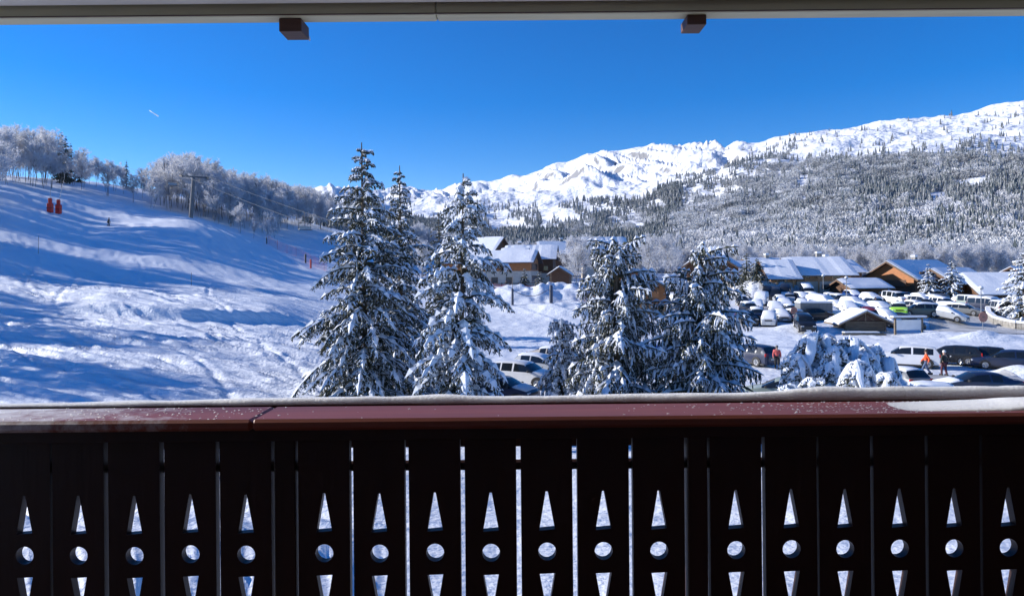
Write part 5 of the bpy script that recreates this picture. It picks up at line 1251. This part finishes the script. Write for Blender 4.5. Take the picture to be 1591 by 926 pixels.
# trodden road
M['slush'] = mat('packed_dirty_snow', (0.30, 0.30, 0.295), 0.6, 0.2, .5, 0.05, 5, world=True, col2=(.62, .62, .62))
def sheet(name, poly, dz, mt, ny=26, nx=40):
    """poly: [(Y, px_left, px_right)]"""
    Ys = np.array([q[0] for q in poly], float); V = []
    yy = np.linspace(Ys[0], Ys[-1], ny)
    for y in yy:
        a = np.interp(y, Ys, [q[1] for q in poly]); b = np.interp(y, Ys, [q[2] for q in poly])
        for k in range(nx):
            px = a + (b - a) * k / (nx - 1) + 3 * math.sin(y * 1.7) * (k in (0, nx - 1)); x = ray(px, 430)[0] * y; V.append((x, y, G(x, y) + dz))
    i, j = np.meshgrid(np.arange(ny - 1), np.arange(nx - 1), indexing='ij'); a = (i * nx + j).ravel()
    o = ob(name, mesh_np(name, V, np.stack([a, a + 1, a + nx + 1, a + nx], -1), mt, True)); tag(o, kind='structure'); return o
sheet('road', [(76, 1480, 1800), (82, 1440, 1800), (88, 1455, 1590), (94, 1490, 1540), (102, 1505, 1532)], .06, M['slush'], 40, 60)
sheet('lane', [(41, 1400, 1640), (46, 1420, 1610), (50, 1425, 1560)], .06, M['slush'])
sheet('car_park', [(91, 1150, 1290), (98, 1145, 1400), (106, 1150, 1490), (118, 1165, 1500), (128, 1190, 1480)], .05, M['slush'], 50, 90)

# ------------------------------------------------------------------ piste furniture
def pad_post(px, Y, h, label, padm, padh, thin=1.8, r=.16, name='piste_post'):
    p = ong(px, Y); t = thing(name, label, 'post', p)
    MB().bar((0, 0, -.3), (0, 0, h + thin), .035, 6).build('pole', M['oldwood'], t); MB().lathe([(r, 0.0), (r * 1.05, .1), (r * 1.05, padh - .1), (r * .8, padh)], n=10).build('pad', padm, t, smooth=True)
    return p
MP = mat('dark_blue_pad', (.05, .06, .09), .6, .2, 3)
a = pad_post(796, 100, 2.3, 'dark padded piste post with a thin pole on top, left of two', MP, 2.3)
b = pad_post(856, 101, 2.6, 'dark padded thicker piste post, right of two on the snow bank', MP, 2.5, r=.24)
t = thing('rope', 'sagging rope strung between the two dark padded piste posts', 'rope', a); q = b - a; mb = MB(); N_ = 14
f = lambda k: (q.x * k / N_, q.y * k / N_, q.z * k / N_ + 2.1 - 1.0 * math.sin(math.pi * k / N_))
for k in range(N_): mb.bar(f(k), f(k + 1), .04, 5)
mb.build('cord', M['darkmetal'], t)
pad_post(415, 168, 1.6, 'dark post with a thin pole at the left end of the piste netting', M['plastic'], 1.5, .9, .14)
pad_post(475, 150, 2.0, 'dark post standing just below the lone chair of the lift', M['plastic'], 1.9, .1, .18)
pad_post(483, 140, 1.9, 'red padded post at the edge of the sunlit piste, left of the tallest spruce', M['red'], 1.8, .5, .17)
for px, Y, h, lab in ((297, 88, 1.6, 'thin marker stick alone in the middle of the ski slope'), (60, 96, 2.4, 'thin marker pole below the red pads on the left slope'), (431, 172, 2.2, 'thin pole beside the dark post at the end of the netting')):
    p = ong(px, Y); t = thing('marker_pole', lab, 'pole', p); MB().bar((0, 0, -.3), (0.03, 0, h), .03, 5).build('pole', M['oldwood'], t)
M['net'] = mat('faded_red_net', (.75, .22, .22), .7, .15, 4)
def net(label, pts, h=1.5, step=.45):
    P = [ong(a, b) for a, b in pts]; t = thing('safety_net', label, 'netting', P[0]); o0 = P[0]; mb = MB(); Q = []
    for a, b in zip(P[:-1], P[1:]):
        n = max(1, int((b - a).length / step))
        for k in range(n): c = a.lerp(b, k / n); Q.append(Vector((c.x, c.y, G(c.x, c.y))) - o0)
    for c in Q[:-1]: pass
    for a, b in zip(Q[:-1], Q[1:]):
        for k in range(6):
            z = .15 + k * (h - .15) / 5; mb.bar((a.x, a.y, a.z + z), (b.x, b.y, b.z + z), .012, 3)
        mb.bar((a.x, a.y, a.z + .1), (a.x, a.y, a.z + h), .012, 3)
    o = mb.build('mesh_net', M['net'], t); o['kind'] = 'stuff'
    for k in range(0, len(Q), 12): c = Q[k]; MB().bar((c.x, c.y, c.z - .2), (c.x, c.y, c.z + h + .1), .03, 5).build('stake', M['net'], t)
net('pinkish safety netting along the piste below the lift cable', [(418, 169), (450, 160), (484, 150), (510, 142)], 2.0)
net('red safety netting curving round the beginners area in front of the long chalet', [(756, 142), (790, 136), (835, 134), (878, 131)], 1.3)
net('short red netting in front of the little brown cabin', [(838, 136), (860, 133), (882, 132)], 1.2)
p = ong(770, 150); t = thing('wooden_fence', 'dark low wooden fence in front of the long low chalet', 'fence', p)
for k in range(9): MB().box(-6 + k * 1.8, -5.85 + k * 1.8, -.06, .06, -.3, 1.1).build('post', M['darkwood'], t)
for z in (.45, .85): MB().box(-6, 8.5, -.03, .03, z, z + .14).build('board', M['darkwood'], t)
# snow lances with red pads
for px, Y, lab, lean in ((78, 104, 'red padded snow lance on the upper slope, left one of the pair', .05), (91, 102, 'red padded snow lance with a leaning pole, right one of the pair', .28)):
    p = on(px, 331 if px < 85 else 333, 60, 300); t = thing('snow_lance', lab, 'snow lance', p); t.scale = (.92, .92, 1.15); z = 7.0
    MB().bar((0, 0, -.4), (0, 0, 1.9), .10, 8).build('base', M['darkmetal'], t)
    MB().bar((0, 0, 1.9), (lean * 5.2, .1, z), .045, 6, .03).build('lance', M['metal'], t); MB().bar((lean * 5.2, .1, z), (lean * 5.2 + .3, .1, z + .1), .06, 6).build('nozzle', M['darkmetal'], t)
    pad = MB().box(-.55, .55, -.45, .45, .05, 1.7).build('pad', M['red'], t, bevel=.12); MB().box(-.33, .33, -.3, .3, 1.703, 2.6).build('upper_pad', M['red'], t, bevel=.1)
    MB().box(-.57, .57, -.47, .47, .8, .88).build('strap', M['darkmetal'], pad)

# chairlift
M['pylon'] = mat('pylon_steel', (.13, .135, .14), .7, .2, 1)
M['cable'] = mat('cable_steel', (.12, .13, .14), .8, .1, 3, spec=.1)
pb = ong(297, 168); ptop = at(301, 275, pb.y); hp = ptop.z - pb.z
t = thing('lift_pylon', 'grey chairlift pylon with a crossarm standing at the top of the shaded piste', 'pylon', pb)
MB().bar((0, 0, -.8), ((ptop.x - pb.x), 0, hp), .48, 12, .36).build('mast', M['pylon'], t)
dl = Vector((at(520, 352, 105).x - ptop.x, at(520, 352, 105).y - ptop.y, 0)).normalized(); ac = Vector((-dl.y, dl.x, 0))
if ac.x < 0: ac = -ac
tx = Vector((ptop.x - pb.x, 0, hp)); aw = 2.9
mb = MB(); mb.bar(tx - ac * aw, tx + ac * aw, .24, 6); mb.build('crossarm', M['pylon'], t)
mb = MB(); mb.bar(tx - ac * aw * .6 + Vector((0, 0, .2)), tx - ac * aw * .66 + Vector((0, 0, 1.1)), .07, 5).bar(tx + ac * aw * .6 + Vector((0, 0, .2)), tx + ac * aw * .8 + Vector((0, 0, 1.1)), .07, 5).bar(tx - ac * aw * .66 + Vector((0, 0, 1.1)), tx + ac * aw * .8 + Vector((0, 0, 1.1)), .05, 5); mb.build('service_frame', M['metal'], t)
for sg in (-1, 1):
    c = tx + ac * aw * sg; b_ = MB().bar(c - dl * 1.5 + Vector((0, 0, .12)), c + dl * 1.5 + Vector((0, 0, -.4)), .09, 5).build('sheave_beam', M['darkmetal'], t)
    for k in range(6):
        w_ = c + dl * (-1.3 + k * .52) + Vector((0, 0, .28 - k * .1)); MB().bar(w_ - ac * .06, w_ + ac * .06, .19, 8).build('sheave', M['darkmetal'], b_)
for q, k in ((-1, 'left'), (1, 'right')): pass
cabs = []
for sg, lab in ((-1, 'steel haul cable of the chairlift on the near side of the pylon'), (1, 'steel haul cable of the chairlift on the far side of the pylon')):
    A = pb + tx + ac * aw * sg + Vector((0, 0, .5)); B = A + (at(520, 352, 105) - ptop); Cc = B + (B - A) * .45; U = A + (at(205, 262, 330) - ptop)
    t = thing('lift_cable', lab, 'cable', A); mb = MB(); prev = None; pts_ = []
    for X0, X1, sag in ((U, A, 1.5), (A, Cc, 1.5)):
        for k in range(25):
            u = k / 24; pts_.append(X0.lerp(X1, u) - Vector((0, 0, sag * 4 * u * (1 - u) * .5)))
    for a, b in zip(pts_[:-1], pts_[1:]):
        if (b - a).length > .01: mb.bar(a - A, b - A, .04, 5)
    mb.build('rope', M['cable'], t); cabs.append(pts_)
def cable_at(ci, px):
    best = min(cabs[ci], key=lambda v: abs(v.x / v.y * F + 795.5 - px)); P2 = [v for v in cabs[ci]]
    for a, b in zip(P2[:-1], P2[1:]):
        pa, pb_ = a.x / a.y * F + 795.5, b.x / b.y * F + 795.5
        if min(pa, pb_) <= px <= max(pa, pb_) and abs(pb_ - pa) > 1e-6: return a.lerp(b, (px - pa) / (pb_ - pa))
    return best
def chair(ci, px, label, riders=False):
    c = cable_at(ci, px); t = thing('lift_chair', label, 'chairlift chair', c, math.atan2(dl.y, dl.x))
    MB().bar((0, 0, .05), (0, 0, -1.9), .055, 6).build('hanger', M['darkmetal'], t)
    mb = MB(); mb.bar((0, -1.1, -1.9), (0, 1.1, -1.9), .05, 6)
    for s in (-1.1, 1.1): mb.bar((0, s, -1.9), (0.05, s, -3.0), .045, 6); mb.bar((0.05, s, -3.0), (.55, s, -3.05), .045, 6)
    mb.build('frame', M['darkmetal'], t); MB().box(.02, .58, -1.08, 1.08, -3.06, -2.94).build('seat', M['plastic'], t, bevel=.03); MB().box(-.02, .06, -1.08, 1.08, -2.85, -2.35).build('backrest', M['metal'] if not riders else M['plastic'], t, bevel=.02)
    MB().box(0.05, .55, -1.05, 1.05, -2.937, -2.88).build('snow', M['snow'], t, bevel=.02)
    return c
c1 = chair(0, 247, 'chairlift chair carrying a rider, leftmost above the upper slope', True)
chair(0, 269, 'empty chairlift chair just left of the pylon')
chair(1, 474, 'empty chairlift chair low over the piste left of the tallest spruce')

# ------------------------------------------------------------------ people
PEND = []
def adopt(o, par): C.objects.link(o); o.parent = par; return o
def skin_mesh(name, J, E, Rr, m, sub=1):
    me = bpy.data.meshes.new(name); me.from_pydata(J, E, []); o = bpy.data.objects.new(name, me); C.objects.link(o)
    md = o.modifiers.new('s', 'SKIN'); 
    for v, r in zip(me.skin_vertices[0].data, Rr): v.radius = (r, r) if not isinstance(r, tuple) else r
    me.skin_vertices[0].data[0].use_root = True; md.use_smooth_shade = True; sb = o.modifiers.new('u', 'SUBSURF'); sb.levels = sub; sb.render_levels = sub
    me.materials.append(m); C.objects.unlink(o); PEND.append(o); return o
M['skin'] = mat('skin', (.5, .3, .22), .6, .05, 5)
M['j_orange'] = mat('orange_jacket', (.80, .10, .02), .7, .1, 5); M['j_dark'] = mat('dark_jacket', (.03, .035, .03), .8, .2, 5); M['j_pink'] = mat('coral_jacket', (.55, .10, .09), .7, .1, 5)
M['t_blue'] = mat('blue_jeans', (.08, .12, .22), .8, .15, 8); M['t_plum'] = mat('plum_trousers', (.10, .03, .04), .8, .15, 8); M['t_black'] = mat('black_trousers', (.02, .02, .02), .8, .15, 8)
M['hat_w'] = mat('white_hat', (.7, .7, .68), .9, .1, 20); M['hair'] = mat('brown_hair', (.05, .03, .02), .7, .2, 20); M['hat_g'] = mat('grey_hat', (.15, .15, .15), .9, .1, 20)
def person(p, rz, label, jm, tm, hm, stride=.25, arms=.15, ski=False, crouch=0.0, sit=False, group=None):
    t = thing('person', label, 'person', p, rz, group); s = stride; cz = -crouch
    hip = .92 + cz; sh = 1.42 + cz * 1.1; fw = crouch * .9
    if sit: legs = [((.02, .10, hip), (.42, .12, hip - .05), (.45, .12, hip - .5)), ((.02, -.10, hip), (.42, -.12, hip - .05), (.45, -.12, hip - .5))]
    else: legs = [((0, .10, hip - .03), (s * .5 + .06 + crouch * .8, .11, .48 + cz * .35), (s, .11, .08)), ((0, -.10, hip - .03), (-s * .15 + .04 + crouch * .8, -.11, .48 + cz * .35), (-s, -.11, .08))]
    arm = [((fw, .19, sh), (fw - arms, .27, sh - .28), (fw - arms + .08 + crouch, .28, sh - .52)), ((fw, -.19, sh), (fw + arms * .6, -.27, sh - .28), (fw + arms + .12 + crouch, -.26, sh - .50))]
    hd = fw * 1.15
    J = [(0, 0, hip), (fw * .5, 0, hip + .25), (fw, 0, sh), (hd, 0, sh + .11), (hd + .02, 0, sh + .20), (hd + .02, 0, sh + .30)]; E = [(0, 1), (1, 2), (2, 3), (3, 4), (4, 5)]; R_ = [.13, .12, .13, .055, .085, .07]
    for a in legs:
        b = len(J); J += [a[0], a[1], a[2], (a[2][0] + .17, a[2][1], a[2][2] - .03)]; E += [(0, b), (b, b + 1), (b + 1, b + 2), (b + 2, b + 3)]; R_ += [.085, .058, .042, .035]
    for a in arm:
        b = len(J); J += [a[0], a[1], a[2], (a[2][0] + .03, a[2][1], a[2][2] - .08)]; E += [(2, b), (b, b + 1), (b + 1, b + 2), (b + 2, b + 3)]; R_ += [.055, .042, .032, .034]
    bo = adopt(skin_mesh('body', J, E, R_, M['skin'], 2), t)
    for a in arm:   # fingers and thumb
        h = Vector(a[2]) + Vector((.03, 0, -.09)); fb = MB()
        for k in range(4): fb.bar(h + Vector((-.025 + .018 * k, 0, 0)), h + Vector((-.02 + .018 * k, .012, -.055 - .012 * (k in (1, 2)))), .009, 5, .006)
        fb.bar(h + Vector((.035, 0, .04)), h + Vector((.06, .01, -.01)), .010, 5, .007); fb.build('fingers', M['skin'], bo)
    Jj = [J[0], J[1], J[2], (J[3][0], 0, J[3][2] - .03)]; Ej = [(0, 1), (1, 2), (2, 3)]; Rj = [.175, .165, .165, .08]
    for a in arm: b = len(Jj); Jj += list(a); Ej += [(2, b), (b, b + 1), (b + 1, b + 2)]; Rj += [.085, .068, .055]
    adopt(skin_mesh('jacket', Jj, Ej, Rj, jm), t)
    Jt = [(J[0][0], 0, hip + .02)]; Et = []; Rt = [.15]
    for a in legs: b = len(Jt); Jt += list(a); Et += [(0, b), (b, b + 1), (b + 1, b + 2)]; Rt += [.11, .082, .068]
    adopt(skin_mesh('trousers', Jt, Et, Rt, tm), t)
    for a in legs: MB().box(a[2][0] - .10, a[2][0] + .22, a[2][1] - .055, a[2][1] + .055, a[2][2] - .09, a[2][2] + .07).build('boot', M['plastic'], t, bevel=.03)
    c = Vector(J[5]); MB().lathe([(.10, -.06), (.118, -.01), (.112, .05), (.08, .10), (.02, .12)], (c.x - .02, 0, c.z - .02), 12).build('hat', hm, t, smooth=True)
    for sg in (-1, 1): MB().box(c.x + .075, c.x + .09, sg * .035 - .012, sg * .035 + .012, c.z - .10, c.z - .08).build('eye', M['plastic'], bo)
    MB().box(c.x + .08, c.x + .115, -.012, .012, c.z - .15, c.z - .10).build('nose', M['skin'], bo)
    if ski:
        for sg in (-1, 1): MB().box(-.75, .85, sg * .13 - .05, sg * .13 + .05, -.02, .01).build('ski', M['plastic'], t)
        for a in arm: h = Vector(a[2]) + Vector((.03, 0, -.06)); MB().bar(h, h + Vector((-.45, 0, -.75)), .012, 5).build('ski_pole', M['metal'], t)
    return t
p = ong(1438, 50.6); person(p, rad(150), 'person in a bright orange jacket and blue jeans walking past the parked cars', M['j_orange'], M['t_blue'], M['hair'], .3, .2)
p = ong(1466, 49.6); person(p, rad(100), 'person in a dark jacket, plum trousers and white hat walking beside the parked cars', M['j_dark'], M['t_plum'], M['hat_w'], .12, .06)
p = ong(1206, 54.5); person(p, rad(250), 'person in a coral jacket and grey hat behind the left end of the snowy thicket', M['j_pink'], M['t_black'], M['hat_g'], .1, .1)
p = on(168, 351, 60, 300); person(p, rad(-5), 'skier in dark clothing crouching as they glide across the shaded slope', M['j_dark'], M['t_black'], M['hat_g'], .1, .1, ski=True, crouch=.18)
p = ong(763, 149); person(p, rad(60), 'dark-clothed person standing by the wooden fence, the left one of two', M['j_dark'], M['t_black'], M['hair'])
p = ong(786, 148.5); person(p, rad(200), 'dark-clothed person standing by the wooden fence, the right one of two', M['j_dark'], M['t_blue'], M['hat_g'])
p = ong(1360, 101); person(p, rad(-60), 'person in dark clothing standing between snow-covered cars above the hut roof', M['j_dark'], M['t_black'], M['hair'])
t = person((c1.x + dl.x * .3, c1.y + dl.y * .3, c1.z - 3.75), math.atan2(dl.y, dl.x), 'dark-clothed rider sitting on the leftmost lift chair', M['j_dark'], M['t_black'], M['hat_w'], sit=True)
# air: even pale haze round the whole place
hz_ = MB().box(-13000, 13000, -13000, 13000, -62, 1250).build('haze', mat('haze_tmp', (1, 1, 1)))
hm = bpy.data.materials.new('haze'); hm.use_nodes = True; n_ = hm.node_tree; n_.nodes.clear(); ou = n_.nodes.new('ShaderNodeOutputMaterial'); pv = n_.nodes.new('ShaderNodeVolumePrincipled')
pv.inputs['Color'].default_value = (0.72, 0.82, 0.95, 1); pv.inputs['Density'].default_value = 0.000014; pv.inputs['Anisotropy'].default_value = 0.2; n_.links.new(pv.outputs[0], ou.inputs['Volume'])
hz_.data.materials.clear(); hz_.data.materials.append(hm); tag(hz_, kind='stuff'); S.cycles.volume_bounces = 0
# contrail
a, b = at(232, 172, 7000), at(246, 181, 7000); t = thing('contrail', 'short white vapour trail in the blue sky at the upper left', 'contrail', a)
MB().bar((0, 0, 0), b - a, 2.5, 8, 6).build('vapour', mat('vapour', (.9, .9, .9), 1, .02, .1), t, smooth=True)

dg = bpy.context.evaluated_depsgraph_get(); fin = []
for o in PEND: fin.append((o, bpy.data.meshes.new_from_object(o.evaluated_get(dg), preserve_all_data_layers=False, depsgraph=dg)))
for o, r in fin:
    m_ = o.data.materials[0]; o.modifiers.clear(); r.name = o.name; o.data = r; r.materials.clear(); r.materials.append(m_)
for o in C.objects:
    if 0 and o.get('label') and len(o['label'].replace('-', ' ').split()) > 16: print('LONG', o.name, o['label'])
